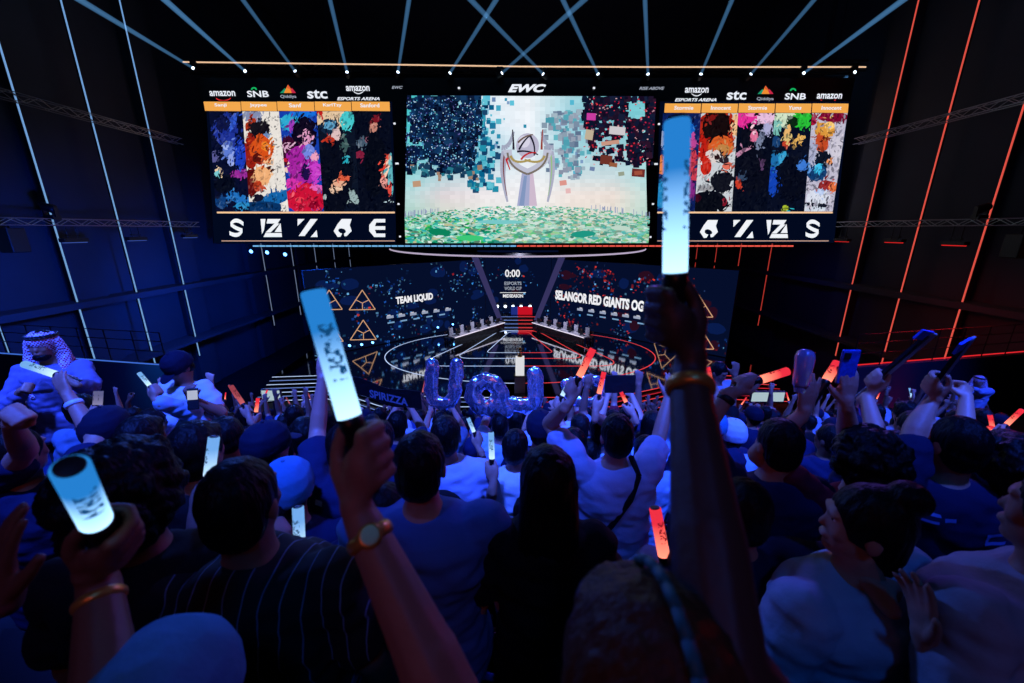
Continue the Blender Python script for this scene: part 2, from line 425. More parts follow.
# ---- central screen
scr = empty('main_screen', (0, 0, 0), 0, 'huge central hanging screen showing a silver trophy, floating tiles and green crowd', 'screen')
def local(o):
    for c in COL.objects:
        if c.parent == o and c.type == 'MESH' and not c.get('_l'): c.location = c.location - o.location; c['_l'] = 1
slab('housing', 403, 94, 650, 246.5, YS + .1, YS + .7, M_PANEL, scr, 398, 658)
QM = [(401.5, 95.5), (656, 96.5), (648, 243), (405.8, 243)]
cv = Canvas(lambda x, y: PY(x, y, YS + .1), NRM, .000015, QM)
def lerp(a, b, t): return tuple(a[i] + (b[i] - a[i]) * t for i in range(3))
rowsK = [(95, [(60, 190, 195), (120, 205, 215), (225, 238, 246), (238, 244, 250), (170, 215, 225), (110, 200, 210), (120, 205, 215)]),
         (125, [(80, 200, 205), (80, 180, 200), (215, 232, 244), (240, 244, 250), (150, 205, 220), (120, 190, 205), (140, 215, 220)]),
         (155, [(110, 205, 210), (110, 190, 205), (150, 205, 222), (235, 240, 248), (170, 215, 225), (170, 205, 215), (160, 218, 222)]),
         (178, [(150, 215, 218), (185, 212, 220), (215, 225, 232), (240, 242, 246), (215, 228, 232), (205, 222, 226), (165, 218, 220)]),
         (195, [(180, 220, 220), (225, 214, 218), (238, 232, 234), (244, 244, 246), (240, 228, 222), (236, 222, 214), (185, 222, 218)]),
         (212, [(170, 215, 205), (210, 215, 205), (232, 232, 228), (236, 240, 238), (235, 226, 216), (228, 222, 210), (175, 215, 205)]),
         (244, [(60, 170, 130), (80, 180, 150), (120, 190, 165), (150, 200, 180), (140, 185, 165), (120, 190, 165), (140, 195, 180)])]
def skycol(x, y):
    for i in range(len(rowsK) - 1):
        if y <= rowsK[i + 1][0] or i == len(rowsK) - 2:
            t = max(0, min(1, (y - rowsK[i][0]) / (rowsK[i + 1][0] - rowsK[i][0]))); u = max(0, min(5.999, (x - 401) / 255 * 6)); j = int(u)
            A = lerp(rowsK[i][1][j], rowsK[i][1][j + 1], u - j); B = lerp(rowsK[i + 1][1][j], rowsK[i + 1][1][j + 1], u - j)
            return lerp(A, B, t)
W0, H0 = 5, 4
y = 95
cv.poly([(400, 94), (658, 94), (650, 244), (404, 244)], (200, 220, 225))
while y < 244:
    x = 400
    while x < 658:
        c = skycol(x + 2, y + 2); j = rnd.uniform(-5, 5); cv.poly([(x, y), (x + W0 + .2, y), (x + W0 + .2, y + H0 + .2), (x, y + H0 + .2)], (c[0] + j, c[1] + j, c[2] + j)); x += W0
    y += H0
R = random.Random(11)
def jc(c, a=18): j = R.uniform(-a, a); return (c[0] + j, c[1] + j, c[2] + j * .8)
# teal small tiles falling in the middle
for _ in range(70):
    x = R.uniform(478, 590); y = R.uniform(96, 175); w = R.uniform(1.5, 5)
    if 505 < x < 552 and y > 128: continue
    cv.rect(x, y, w, w * 1.2, jc(R.choice([(90, 190, 215), (60, 160, 190), (150, 210, 230), (120, 150, 190)])))
for _ in range(150):
    x = R.gauss(482, 8); y = R.uniform(100, 190); w = R.uniform(2.5, 6.5)
    cv.rect(x, y, w, w, jc(R.choice([(40, 150, 175), (20, 110, 150), (90, 185, 205), (15, 60, 100)])))
for _ in range(170):
    x = R.gauss(566, 9); y = R.uniform(112, 178); w = R.uniform(2.5, 6)
    cv.rect(x, y, w, w, jc(R.choice([(140, 150, 170), (110, 130, 155), (150, 170, 185), (90, 170, 185)])))
# left dark mosaic
def edgeL(y): return 480 - max(0, (y - 130)) * .25
for _ in range(1100):
    y = R.uniform(97, 172); x = R.uniform(404, edgeL(y)); 
    if x < 412 and 108 < y < 146 and R.random() < .93: continue
    if 412 < x < 438 and y > 158 and R.random() < .8: continue
    if abs(y - 145) < 3 and x < 425: continue
    w = R.uniform(2.5, 6.5)
    cv.rect(x, y, w, w * R.uniform(.8, 1.2), jc(R.choice([(8, 22, 50), (12, 30, 66), (6, 14, 36), (16, 52, 92), (10, 38, 70)]), 6), R.uniform(-.15, .15))
for _ in range(60):
    x = R.uniform(410, 480); y = R.uniform(165, 190); w = R.uniform(2.5, 6)
    if y > 172 + (x - 404) * .22: continue
    cv.rect(x, y, w, w, jc(R.choice([(25, 60, 90), (40, 120, 140), (160, 130, 110), (30, 90, 110)]), 10), R.uniform(-.3, .3))
for _ in range(520):
    y = R.uniform(98, 168); x = R.uniform(406, edgeL(y) + 4); cv.rect(x, y, R.uniform(.5, 1.3), R.uniform(.5, 1.3), jc(R.choice([(120, 200, 240), (60, 120, 190), (190, 220, 245), (90, 90, 160)])))
# right dark mosaic with red lights
for _ in range(900):
    y = R.uniform(97, 165); x0 = 583 + max(0, y - 125) * .35; x = R.uniform(x0, 656)
    if 626 < x < 648 and 101 < y < 119: continue
    if 598 < x < 628 and 120 < y < 148 and R.random() < .6: continue
    if y > 150 and x > 640 and R.random() < .5: continue
    if y > 138 and x < 630 and R.random() < .75: continue
    w = R.uniform(2.5, 6.5)
    cv.rect(x, y, w, w * R.uniform(.8, 1.2), jc(R.choice([(14, 14, 34), (24, 14, 36), (10, 20, 44), (40, 18, 40), (18, 26, 52)]), 5), R.uniform(-.25, .25))
for _ in range(190):
    x = R.uniform(584, 655); y = R.uniform(98, 165)
    cv.rect(x, y, R.uniform(.8, 2), R.uniform(.8, 1.6), jc(R.choice([(190, 30, 60), (220, 50, 60), (120, 20, 60), (200, 150, 160)])), R.uniform(-.5, .5))
for x, y, w, h, c in ((591, 117, 9, 7, (200, 60, 160)), (589, 135, 8, 10, (190, 175, 150)), (617, 131, 16, 8, (205, 200, 205)), (610, 143, 18, 4, (200, 150, 130)), (606, 160, 12, 9, (110, 50, 40)), (613, 165, 8, 4, (150, 90, 60)), (638, 173, 13, 8, (110, 45, 42)), (638, 173, 8, 4, (160, 80, 60)), (621, 174, 6, 4, (150, 160, 140)), (592, 169, 5, 4, (110, 130, 170)), (563, 183, 7, 5, (220, 150, 140)), (568, 191, 5, 5, (230, 185, 185)), (417, 184, 8, 6, (190, 150, 120))):
    cv.rect(x, y, w, h, c, R.uniform(-.25, .25))
# green crowd city at the bottom
def hill(x): return 206 + ((x - 527) / 125) ** 2 * 11
for _ in range(2600):
    x = R.uniform(402, 656); y0 = hill(x); y = y0 + (244 - y0) * R.random() ** 1.1
    col = R.choice([(20, 150, 110), (60, 190, 160), (110, 215, 190), (160, 220, 200), (10, 110, 90), (205, 228, 215), (30, 170, 80), (190, 190, 150), (90, 130, 110), (60, 150, 140), (40, 170, 170), (220, 235, 230), (120, 200, 120)])
    if x > 500: col = lerp(col, (175, 200, 185), .38)
    k = .6 + (y - y0) / 40
    cv.ell(x, y, R.uniform(.8, 4) * k, R.uniform(.5, 1.3) * k, jc(col, 14), R.uniform(-.3, .3), n=7, jit=.1)
for x, y, rx, ry, c in ((583, 234, 12, 3.4, (30, 150, 130)), (440, 232, 12, 3.5, (10, 130, 90)), (500, 222, 24, 2.2, (120, 200, 200)), (470, 238, 14, 3, (60, 200, 120)), (620, 228, 10, 2.4, (190, 215, 200))):
    cv.ell(x, y, rx, ry, c, R.uniform(-.08, .08), n=12, jit=.08)
for _ in range(60):
    x = R.choice([R.uniform(404, 440), R.uniform(590, 652)]); cv.rect(x, hill(x) - 1.5, .7, R.uniform(2, 7), jc((150, 160, 190)))
# trophy: stem, two hanging wings, crossed arms and a laced ball
def band(pts, w, col, w2=None):
    n = len(pts)
    for i in range(n - 1):
        (x0, y0), (x1, y1) = pts[i], pts[i + 1]; L = math.hypot(x1 - x0, y1 - y0) or 1
        wa = w + ((w2 if w2 is not None else w) - w) * i / (n - 1); wb = w + ((w2 if w2 is not None else w) - w) * (i + 1) / (n - 1)
        nx, ny = -(y1 - y0) / L, (x1 - x0) / L
        cv.poly([(x0 + nx * wa / 2, y0 + ny * wa / 2), (x1 + nx * wb / 2, y1 + ny * wb / 2), (x1 - nx * wb / 2, y1 - ny * wb / 2), (x0 - nx * wa / 2, y0 - ny * wa / 2)], col)
def bez(p0, p1, p2, n=8): return [((1 - t) ** 2 * p0[0] + 2 * t * (1 - t) * p1[0] + t * t * p2[0], (1 - t) ** 2 * p0[1] + 2 * t * (1 - t) * p1[1] + t * t * p2[1]) for t in [i / n for i in range(n + 1)]]
cv.poly([(522, 172), (532, 172), (537, 206), (517, 206)], (165, 170, 205)); cv.poly([(530, 172), (533, 172), (537, 206), (529, 206)], (205, 185, 205)); cv.poly([(524, 176), (527, 176), (524, 206), (519, 206)], (130, 150, 190))
for s in (-1, 1):
    X = lambda x: 527.5 + s * x
    band(bez((X(22), 152), (X(28), 170), (X(20), 202)), 8, (170, 172, 194), 2); band(bez((X(23), 155), (X(26), 170), (X(20.5), 196)), 1.6, (120, 60, 60) if s < 0 else (150, 190, 130), .5)
    band(bez((X(26), 148), (X(18), 150), (X(14), 132)), 5.5, (160, 166, 188), 2.6)
    band(bez((X(20), 150), (X(20), 165), (X(0), 172)), 8.5, (190, 192, 210), 6); band(bez((X(20), 153), (X(19), 168), (X(0), 174.5)), 2, (120, 110, 100), 2); band(bez((X(17), 156), (X(14), 166), (X(-3), 160)), 2.6, (170, 150, 90), 2)
    band(bez((X(14), 150), (X(14), 140), (X(15), 130)), 2.2, (40, 30, 45) if s < 0 else (150, 60, 50), 1)
band(bez((508, 160), (504, 155), (510, 170)), 3, (190, 30, 40), 1)
cv.ell(527.5, 146, 11.5, 12.5, (185, 182, 205), n=20, jit=0.01)
cv.ell(524, 142, 6, 6, (215, 212, 230), n=12, jit=.02)
for b_, c in (((( 517, 152), (527, 150), (538, 155)), (25, 25, 45)), (((519, 150), (524, 140), (530, 136)), (25, 25, 45)), (((530, 136), (536, 146), (534, 156)), (25, 25, 45)), (((518, 143), (524, 136), (533, 135)), (110, 90, 80)), (((521, 160), (526, 152), (536, 153)), (190, 35, 40))):
    band(bez(*b_), 2.0, c, 1.2)
cv.build('picture', scr)
M_DASH_B = emit('blue_dash_strip', (120, 190, 245), .95); M_DASH_R = emit('red_dash_strip', (250, 95, 80), .95)
dB, dR = MB(), MB()
x = 253
while x < 792:
    w = 5.6 if x > 330 else 5.6
    p0, p1 = PY(x, 246, YS - .05), PY(x + w, 246, YS - .05)
    (dB if x < 517 else dR).box((p0 + p1) / 2, ((p1 - p0).length, .05, .085)); x += 6.6
lm = empty('screen_edge_lights', (0, 0, 0), 0, 'dashed light strip under the hanging screens, blue turning red at centre', 'light strip')
dB.build('blue_dashes', M_DASH_B, lm); dR.build('red_dashes', M_DASH_R, lm)
rail = MB(); a_, b_ = PY(250, 246.4, YS + .15), PY(795, 246.4, YS + .15); rail.box((a_ + b_) / 2, ((b_ - a_).length, .2, .1)); rail.build('rail', M_PANEL, lm)

# ---- side screens
NB = [(10, 16, 40)]
def side_screen(name, quads, bars, shapes, logos, ptexts, line_x, label, ln2):
    o = empty(name, (0, 0, 0), 0, label, 'screen')
    x0 = quads[0][0][0]; x1 = quads[-1][1][0]; xb0 = quads[0][3][0]; xb1 = quads[-1][2][0]
    slab('housing', min(ln2[0], xb0) - 4, 100, max(ln2[1], xb1) + 5, 243.5, YS + .1, YS + .6, M_PANEL, o, x0 - 5, x1 + 4)
    c = Canvas(lambda x, y: PY(x, y, YS + .1), NRM, .000016)
    c.poly([(x0 - 3, 101.5), (x1 + 2, 101.5), (max(ln2[1], xb1) + 2, 243), (min(ln2[0], xb0) - 2, 243)], (2, 9, 30))
    for q in bars: c.poly(q, (242, 168, 78))
    for q, (bg, sh) in zip(quads, shapes):
        c.poly(list(q), bg)
        for s in sh:
            cx, cy, rx, ry, col = s[:5]; rot = s[5] if len(s) > 5 else 0
            c.ell(cx, cy, rx, ry, col, rot, q, 12, .10)
        def under(x, y):
            col = bg
            for s in sh:
                r_ = s[5] if len(s) > 5 else 0; dx, dy = x - s[0], y - s[1]
                u_, w_ = dx * math.cos(r_) + dy * math.sin(r_), -dx * math.sin(r_) + dy * math.cos(r_)
                if (u_ / s[2]) ** 2 + (w_ / s[3]) ** 2 < 1: col = s[4]
            return col
        for _ in range(620):
            y = R.uniform(111, 212); t_ = (y - 111.5) / 100; xa = q[0][0] + (q[3][0] - q[0][0]) * t_; xb = q[1][0] + (q[2][0] - q[1][0]) * t_; x = R.uniform(xa, xb)
            c0 = under(x + R.gauss(0, 2.2), y + R.gauss(0, 2.2)); lum = sum(c0) / 3
            k = R.random(); f = R.uniform(0, .45)
            c0 = lerp(c0, (4, 6, 16), f) if k < .55 else (lerp(c0, (255, 240, 235), f * (.05 if lum < 40 else .5)) if k < .8 else c0)
            L_ = R.uniform(.8, 3.4); c.ell(x, y, L_, L_ * R.uniform(.18, .5), jc(c0, 8), R.uniform(-1.9, -.4) if R.random() < .6 else R.uniform(0, 3.1), q, 5, .1)
    c.poly([(line_x[0], 211.7), (line_x[1], 211.7), (line_x[1], 213.4), (line_x[0], 213.4)], (250, 200, 155))
    c.poly([(ln2[0], 240.4), (ln2[1], 240.4), (ln2[1], 241.4), (ln2[0], 241.4)], (190, 150, 135))
    for kind, cx, cy in logos:
        W = (240, 244, 250); D = (2, 9, 30)
        if kind == 'S':
            for pts in (bez((cx + 7, cy - 4), (cx - 1, cy - 11), (cx - 6, cy - 4), 6), bez((cx - 6, cy - 4), (cx - 2, cy), (cx + 6, cy + 2.5), 6), bez((cx + 6, cy + 2.5), (cx + 2, cy + 10), (cx - 7, cy + 5), 6)):
                cvb = c; n = len(pts)
                for i in range(n - 1):
                    (xa, ya), (xb, yb) = pts[i], pts[i + 1]; c.poly([(xa, ya - 2), (xb, yb - 2), (xb, yb + 2), (xa, ya + 2)], W)
        elif kind == 'N':
            for pl in ([(-4, -9), (9, -9), (6, -4.5), (-5, -4.5)], [(3, -4.5), (8, -4.5), (-1, 4.5), (-6, 4.5)], [(-6, 5), (10, 5), (10.5, 9), (-8, 9)], [(-11, -9), (-6, -9), (-7.5, 2), (-9.5, 6)], [(9, -5), (10, 4), (3, 4)]):
                c.poly([(cx + a_, cy + b_) for a_, b_ in pl], W)
        elif kind == 'Z':
            c.poly([(cx - 9, cy + 8), (cx + 3, cy - 9), (cx + 10, cy - 9), (cx - 3, cy + 8)], W); c.poly([(cx - 10, cy - 9), (cx - 3, cy - 9), (cx - 10, cy - 2)], W); c.poly([(cx + 10, cy + 9), (cx + 3, cy + 9), (cx + 9, cy + 2)], W)
        elif kind == 'F':
            c.poly([(cx - 9, cy + 3), (cx - 5, cy - 4), (cx - 1, cy - 9), (cx + 9, cy - 9), (cx + 7, cy - 3), (cx + 9, cy + 3), (cx + 4, cy + 8), (cx - 5, cy + 9)], W); c.ell(cx - .5, cy + 3, 4, 2.6, D, .3, n=10, jit=.05); c.poly([(cx + 1, cy + 3), (cx + 2, cy + 10), (cx - 3, cy + 10)], D)
        else:
            c.poly([(cx - 8, cy - 3), (cx - 3, cy - 9), (cx + 8, cy - 9), (cx + 8, cy - 5.5), (cx - 1, cy - 5.5), (cx - 3, cy), (cx - 1, cy + 5.5), (cx + 8, cy + 5.5), (cx + 8, cy + 9), (cx - 3, cy + 9), (cx - 8, cy + 3)][:6] + [(cx - 8, cy)], W)
            c.poly([(cx - 8, cy), (cx - 3, cy), (cx - 1, cy + 5.5), (cx + 8, cy + 5.5), (cx + 8, cy + 9), (cx - 3, cy + 9), (cx - 8, cy + 3)], W); c.poly([(cx - 6, cy - 1.8), (cx + 8, cy - 1.8), (cx + 8, cy + 1.8), (cx - 6, cy + 1.8)], W)
    c.build('picture', o)
    for s, xa, xb, yb in ptexts:
        hh = PY(xa, yb - 4, YS).z - PY(xa, yb, YS).z
        text_fit(s, PY(xa, yb, YS + .1), PY(xb, yb, YS + .1), hh, M_WHITE_E, o, .02, off=.09)
    return o
xt = [204, 243, 279, 316.5, 353.5, 390]
xq = [(209, 216), (242.5, 250), (279, 289), (316.8, 324), (353.8, 360), (390, 394.5)]
bars = [[(203.5 + 0 if i == 0 else xt[i] - 2, 101.5), (xt[i + 1] - 2.6 if i < 4 else 389.5, 101.8), (xt[i + 1] - 2 if i < 4 else 390, 111.2), (xt[i] - 1.4 if i else 205, 110.8)] for i in range(5)]
quads = [((xq[i][0], 111.5), (xq[i + 1][0], 111.5), (xq[i + 1][1], 211.5), (xq[i][1], 211.5)) for i in range(5)]
DK = (6, 11, 28)
shL = [((8, 14, 45), [(226, 130, 12, 17, (30, 50, 150)), (223, 124, 7, 9, (14, 20, 66)), (233, 122, 3, 10, (50, 90, 210), .3), (240, 155, 6, 17, (25, 60, 190)), (229, 150, 6, 10, (90, 120, 210)), (226, 147, 3, 3, (160, 180, 240)), (231, 160, 3, 6, (140, 160, 230)), (241, 174, 9, 4, (150, 40, 150)), (214, 158, 3, 5, (90, 90, 150)), (218, 170, 3.5, 3.5, (235, 205, 170)), (217, 174, 3, 3, (120, 200, 210)), (224, 184, 12, 9, DK), (238, 198, 12, 5, (30, 110, 190), .3), (222, 202, 8, 6, (15, 60, 120)), (243, 206, 8, 4, (40, 140, 200))]),
       ((232, 226, 218), [(252, 116, 10, 7, (130, 140, 175)), (253, 126, 8, 8, (170, 50, 25)), (259, 130, 11, 10, (22, 18, 28)), (266, 136, 4, 3, (110, 140, 190)), (251, 152, 7, 18, (150, 30, 20)), (262, 150, 12, 15, (215, 80, 25)), (266, 146, 5, 5, (240, 130, 40)), (257, 158, 5, 5, (90, 20, 15)), (269, 162, 5, 3, (250, 190, 140)), (270, 169, 4, 3, (60, 20, 20)), (252, 182, 8, 14, (95, 15, 15)), (262, 176, 9, 10, (240, 175, 120)), (258, 186, 4, 6, (190, 60, 30)), (272, 200, 24, 7, (20, 100, 170), -.4), (262, 209, 22, 8, (8, 50, 100)), (258, 198, 6, 4, (20, 20, 40))]),
       ((18, 60, 170), [(290, 122, 10, 9, (40, 170, 210)), (303, 114, 14, 4, (20, 110, 220)), (292, 126, 3, 8, (150, 50, 180)), (305, 134, 13, 19, (14, 8, 30)), (288, 152, 8, 16, (60, 12, 45)), (288, 146, 6, 4, (220, 170, 200)), (289, 170, 6, 3, (235, 200, 190)), (287, 160, 6, 2, (190, 30, 50)), (303, 165, 16, 20, (165, 35, 160)), (307, 138, 5, 8, (226, 155, 195)), (305, 136, 2, 1.5, (50, 20, 60)), (309, 152, 6, 8, (115, 135, 225)), (315, 157, 4, 5, (240, 160, 190)), (306, 172, 4, 9, (30, 15, 70)), (316, 172, 5, 12, (200, 60, 200)), (307, 199, 22, 15, (205, 18, 55)), (292, 184, 8, 6, (215, 50, 170)), (318, 188, 8, 3, (230, 100, 190)), (300, 200, 5, 3, (240, 60, 80)), (314, 205, 6, 4, (140, 5, 40))]),
       ((12, 20, 38), [(332, 118, 16, 12, (226, 196, 160)), (320, 113, 3, 3, (190, 30, 30)), (347, 121, 7, 11, (70, 200, 205)), (336, 176, 18, 42, (7, 11, 26)), (329, 127, 9, 8, (20, 40, 66)), (329, 126, 6, 4, (90, 160, 200)), (336, 135, 5, 6, (222, 190, 190)), (330, 140, 5, 3, (190, 50, 30)), (345, 145, 3, 8, (60, 90, 90)), (346, 160, 2.5, 4, (40, 170, 190)), (343, 178, 5, 3, (220, 90, 60)), (340, 184, 7, 3, (230, 170, 140)), (336, 189, 7, 2, (240, 200, 170)), (354, 197, 4, 8, (150, 175, 175), -.5), (325, 197, 2, 3, (150, 170, 170))]),
       (DK, [(374, 126, 4, 7, (195, 130, 115)), (376, 119, 4, 4, (120, 20, 35)), (372, 122, 2, 2, (60, 20, 25)), (362, 143, 6, 4, (70, 90, 110)), (360, 155, 5, 4, (130, 30, 60)), (368, 140, 3, 3, (150, 90, 110)), (375, 165, 11, 34, (5, 9, 22)), (391, 176, 3, 22, (95, 180, 190)), (386, 168, 3, 14, (225, 60, 45), .25), (388, 166, 2, 12, (250, 205, 180), .25), (384, 181, 4, 3, (240, 160, 150)), (390, 190, 2, 8, (220, 70, 60)), (389, 202, 6, .8, (180, 200, 210))])]
side_screen('side_screen', quads, bars, shL, [('S', 237, 228), ('N', 272, 228), ('Z', 308, 228), ('F', 343, 228), ('E', 377.5, 228)],
            [('Sanji', 216, 228, 107.8), ('Jaypee', 251, 268, 107.8), ('Sanf', 290, 302.5, 107.8), ('KarlTzy', 324, 342.5, 107.8), ('Sanford', 361, 380, 107.8)],
            (217.5, 395), 'hanging screen left of the centre one, five colourful player panels over team emblems', (222, 395))
xt = [664.5, 701.5, 738.5, 775.5, 812, 849]
xq = [(663, 657), (701, 694.5), (738, 731.5), (774.5, 766.5), (811.8, 803.8), (847, 832)]
bars = [[(xt[i] + .5, 103.4), (xt[i + 1] - .4, 103.6), (xt[i + 1] - 1.2, 113), (xt[i] - .2, 112.6)] for i in range(5)]
quads = [((xq[i][0], 113.3), (xq[i + 1][0], 113.3), (xq[i + 1][1], 211.5), (xq[i][1], 211.5)) for i in range(5)]
shR = [((12, 30, 90), [(680, 130, 14, 14, (20, 100, 200)), (664, 140, 5, 10, (150, 160, 190)), (662, 165, 6, 10, (230, 130, 70)), (676, 170, 12, 20, (60, 60, 140)), (693, 140, 4, 8, (190, 70, 150)), (693, 165, 5, 16, (205, 60, 80)), (690, 190, 5, 12, (130, 40, 130)), (661, 195, 7, 14, (30, 130, 190)), (676, 200, 10, 10, (20, 60, 150))]),
       ((200, 206, 212), [(716, 130, 20, 24, (180, 40, 22)), (716, 127, 15, 17, (22, 10, 12)), (711, 118, 6, 3, (120, 20, 20), -.4), (721, 146, 14, 11, (215, 92, 38)), (722, 150, 8, 6, (190, 130, 70)), (735, 125, 4, 12, (240, 190, 140)), (713, 156, 9, 7, (220, 208, 205)), (717, 157, 3, 3, (40, 20, 24)), (702, 150, 4, 16, (190, 30, 20)), (706, 166, 6, 9, (200, 36, 24)), (728, 166, 6, 4, (225, 110, 90)), (724, 160, 5, 4, (40, 30, 40)), (722, 182, 12, 12, (16, 18, 30)), (708, 203, 20, 13, (8, 11, 22)), (704, 188, 10, 3, (150, 150, 156)), (724, 202, 3, 4, (130, 20, 40)), (697, 198, 4, 4, (60, 10, 30))]),
       (DK, [(746, 119, 12, 9, (228, 45, 150)), (766, 118, 10, 7, (232, 190, 222)), (752, 114, 8, 3, (240, 130, 190)), (768, 130, 5, 8, (170, 170, 210)), (752, 137, 11, 15, (10, 12, 26)), (760, 140, 3, 12, (120, 130, 160), .3), (754, 136, 4, 6, (222, 110, 150)), (754, 133, 2, 2, (240, 190, 210)), (744, 152, 9, 3, (190, 130, 165), -.4), (752, 172, 18, 22, (8, 11, 26)), (738, 184, 3, 5, (205, 60, 40)), (741, 178, 6, 3, (50, 70, 100)), (762, 165, 2, 6, (90, 60, 100)), (738, 200, 10, 8, DK)]),
       ((8, 14, 34), [(786, 119, 13, 9, (205, 225, 195)), (801, 120, 10, 10, (40, 190, 55)), (792, 122, 6, 6, (12, 40, 20)), (776, 128, 5, 8, (120, 190, 180)), (787, 132, 3, 8, (232, 180, 110), .3), (798, 141, 9, 3.4, (235, 180, 95), -.6), (788, 138, 5, 3, (220, 190, 120), -.8), (786, 144, 4, 3, (190, 60, 40)), (776, 142, 4, 6, (20, 60, 110)), (781, 158, 3, 9, (50, 160, 210), .6), (774, 160, 4, 8, (30, 110, 170)), (772, 182, 5, 16, (18, 66, 180)), (792, 180, 14, 24, (6, 10, 26)), (801, 165, 5, 6, (60, 120, 210)), (785, 208, 3, 3, (170, 190, 50)), (788, 213, 3, 3, (30, 180, 200))]),
       ((190, 186, 206), [(832, 117, 18, 5, (120, 6, 46)), (812, 120, 4, 6, (170, 20, 60)), (838, 150, 8, 14, (205, 200, 215)), (824, 130, 10, 8, (220, 152, 62)), (829, 126, 5, 4, (250, 200, 110)), (821, 144, 7, 9, (192, 72, 36)), (825, 138, 3, 3, (110, 30, 20)), (811, 152, 5, 12, (170, 175, 205)), (823, 160, 9, 9, (14, 20, 36)), (816, 172, 10, 9, (16, 60, 110)), (818, 169, 4, 5, (60, 190, 235)), (829, 162, 3, 3, (240, 150, 90)), (806, 168, 5, 6, (90, 150, 220)), (826, 186, 8, 6, (150, 40, 42)), (833, 187, 5, 5, (230, 110, 60)), (817, 197, 12, 8, (216, 221, 236)), (820, 192, 6, 3, (180, 200, 240)), (816, 205, 14, 2, (20, 24, 40), .1), (815, 209, 12, 2.5, (205, 215, 230))])]
side_screen('side_screen', quads, bars, shR, [('F', 672, 229), ('F', 708.5, 229), ('Z', 743, 229), ('N', 777, 229), ('S', 812, 229)],
            [('Stormie', 673.5, 692.5, 110.2), ('Innocent', 710, 730, 110.2), ('Stormie', 747, 766, 110.2), ('Yums', 787, 800, 110.2), ('Innocent', 820, 840, 110.2)],
            (657, 832), 'hanging screen right of the centre one, five colourful player panels over team emblems', (657, 828))

# ---- moving heads over the screens and their beams, self-glowing volumes in place of lit haze
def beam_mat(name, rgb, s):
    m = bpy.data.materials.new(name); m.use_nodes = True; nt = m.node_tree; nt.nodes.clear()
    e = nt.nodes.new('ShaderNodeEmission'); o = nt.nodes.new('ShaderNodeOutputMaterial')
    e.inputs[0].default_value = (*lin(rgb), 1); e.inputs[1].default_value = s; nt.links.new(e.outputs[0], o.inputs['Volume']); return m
M_BEAM = beam_mat('glowing_beam_volume', (105, 175, 240), .95)
fx = [(193, 68, 80, 0), (245, 71, 165, 0), (295, 71, 243, 0), (347, 72, 330, 0), (398, 72, 409, 0), (450, 73, 496, 0), (502, 73, 584, 0), (543, 74, 471, 0), (598, 74, 563, 0), (648, 74, 645, 0), (701, 74, 732, 0), (751, 74, 814, 0), (804, 73, 903, 0), (855, 72, 977, 0)]
M_LENS_W2 = emit('soft_white_lens', (215, 235, 255), 3.0)
ordn = ['first', 'second', 'third', 'fourth', 'fifth', 'sixth', 'seventh', 'eighth', 'ninth', 'tenth', 'eleventh', 'twelfth', 'thirteenth', 'fourteenth']
for i, (x0, y0, x1, y1) in enumerate(fx):
    a = PY(x0, y0, YS - .35); k = 1.9
    b = PY(x1, y1, YS - (6.2 if abs(x0 - 524) > 230 else 3.5))
    dr = (b - a).normalized()
    t_ = fixture(a - dr * .16, dr, M_LENS_W2, f'small white moving light over the hanging screens, {ordn[i]} from the left', 'moving lights over the screens', 1.0, .085)
    L = min(24., (26.7 - a.z) / dr.z, (19.3 - abs(a.x)) / (abs(dr.x) + 1e-6) if dr.x * a.x > 0 else 99)
    a = a + dr * .05; L -= .05
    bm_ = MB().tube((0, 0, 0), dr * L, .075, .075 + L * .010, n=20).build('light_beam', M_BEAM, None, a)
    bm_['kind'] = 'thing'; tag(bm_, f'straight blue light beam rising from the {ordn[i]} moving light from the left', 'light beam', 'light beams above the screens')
# ================================================================= stage
ZD = .9
M_DECK = bpy.data.materials.new('glossy_black_stage'); M_DECK.use_nodes = True
b_ = M_DECK.node_tree.nodes['Principled BSDF']; b_.inputs['Base Color'].default_value = (.50, .53, .60, 1); b_.inputs['Metallic'].default_value = 1; b_.inputs['Roughness'].default_value = .06
b_.inputs['Specular IOR Level'].default_value = 1.0; b_.inputs['IOR'].default_value = 1.8
M_STEPF = mat('black_stage_step', (8, 10, 18), .25)
M_LED_W = emit('ice_white_led_line', (190, 210, 255), .95); M_LED_B = emit('blue_led_line', (120, 150, 235), .7); M_LED_R = emit('red_led_line', (245, 70, 75), .9); M_LED_R2 = emit('dim_red_led_line', (210, 40, 60), .8)
PL0, PL1 = (-14.6, 27.7), (-2.6, 38.9)
PR0, PR1 = (15.8, 27.7), (3.8, 38.9)
# deck outline (front edge, left half), mirrored about XC
front = [(-15.4, 23.8), (-11.2, 24.2), (-7.6, 22.0), (-4.6, 20.6)]
def outline(grow):
    L = [(-15.8, 30.5)] + [(x, y - grow) for x, y in front]
    return L + [(2 * XC - x, y) for x, y in reversed(L)]
st = empty('stage', (XC, 30, 0), 0, 'low glossy black stage with glowing stepped edge, blue left and red right', 'stage')
def prism(pts, z0, z1):
    n = len(pts); mb = MB(); vs = [(x, y, z0) for x, y in pts] + [(x, y, z1) for x, y in pts]
    mb.add(vs, [tuple(range(n, 2 * n)), tuple(reversed(range(n)))] + [(i, (i + 1) % n, n + (i + 1) % n, n + i) for i in range(n)]); return mb
def rebase(o, loc):
    loc = Vector(loc); o.location = loc
    for c in COL.objects:
        if c.parent == o: c.location = c.location - loc
st.location = (0, 0, 0)
deckpts = outline(0); deckpts = [(-15.8, 44)] + deckpts + [(2 * XC + 15.8, 44)]
prism(deckpts, 0, ZD).build('deck', M_DECK, st)
nst = 6
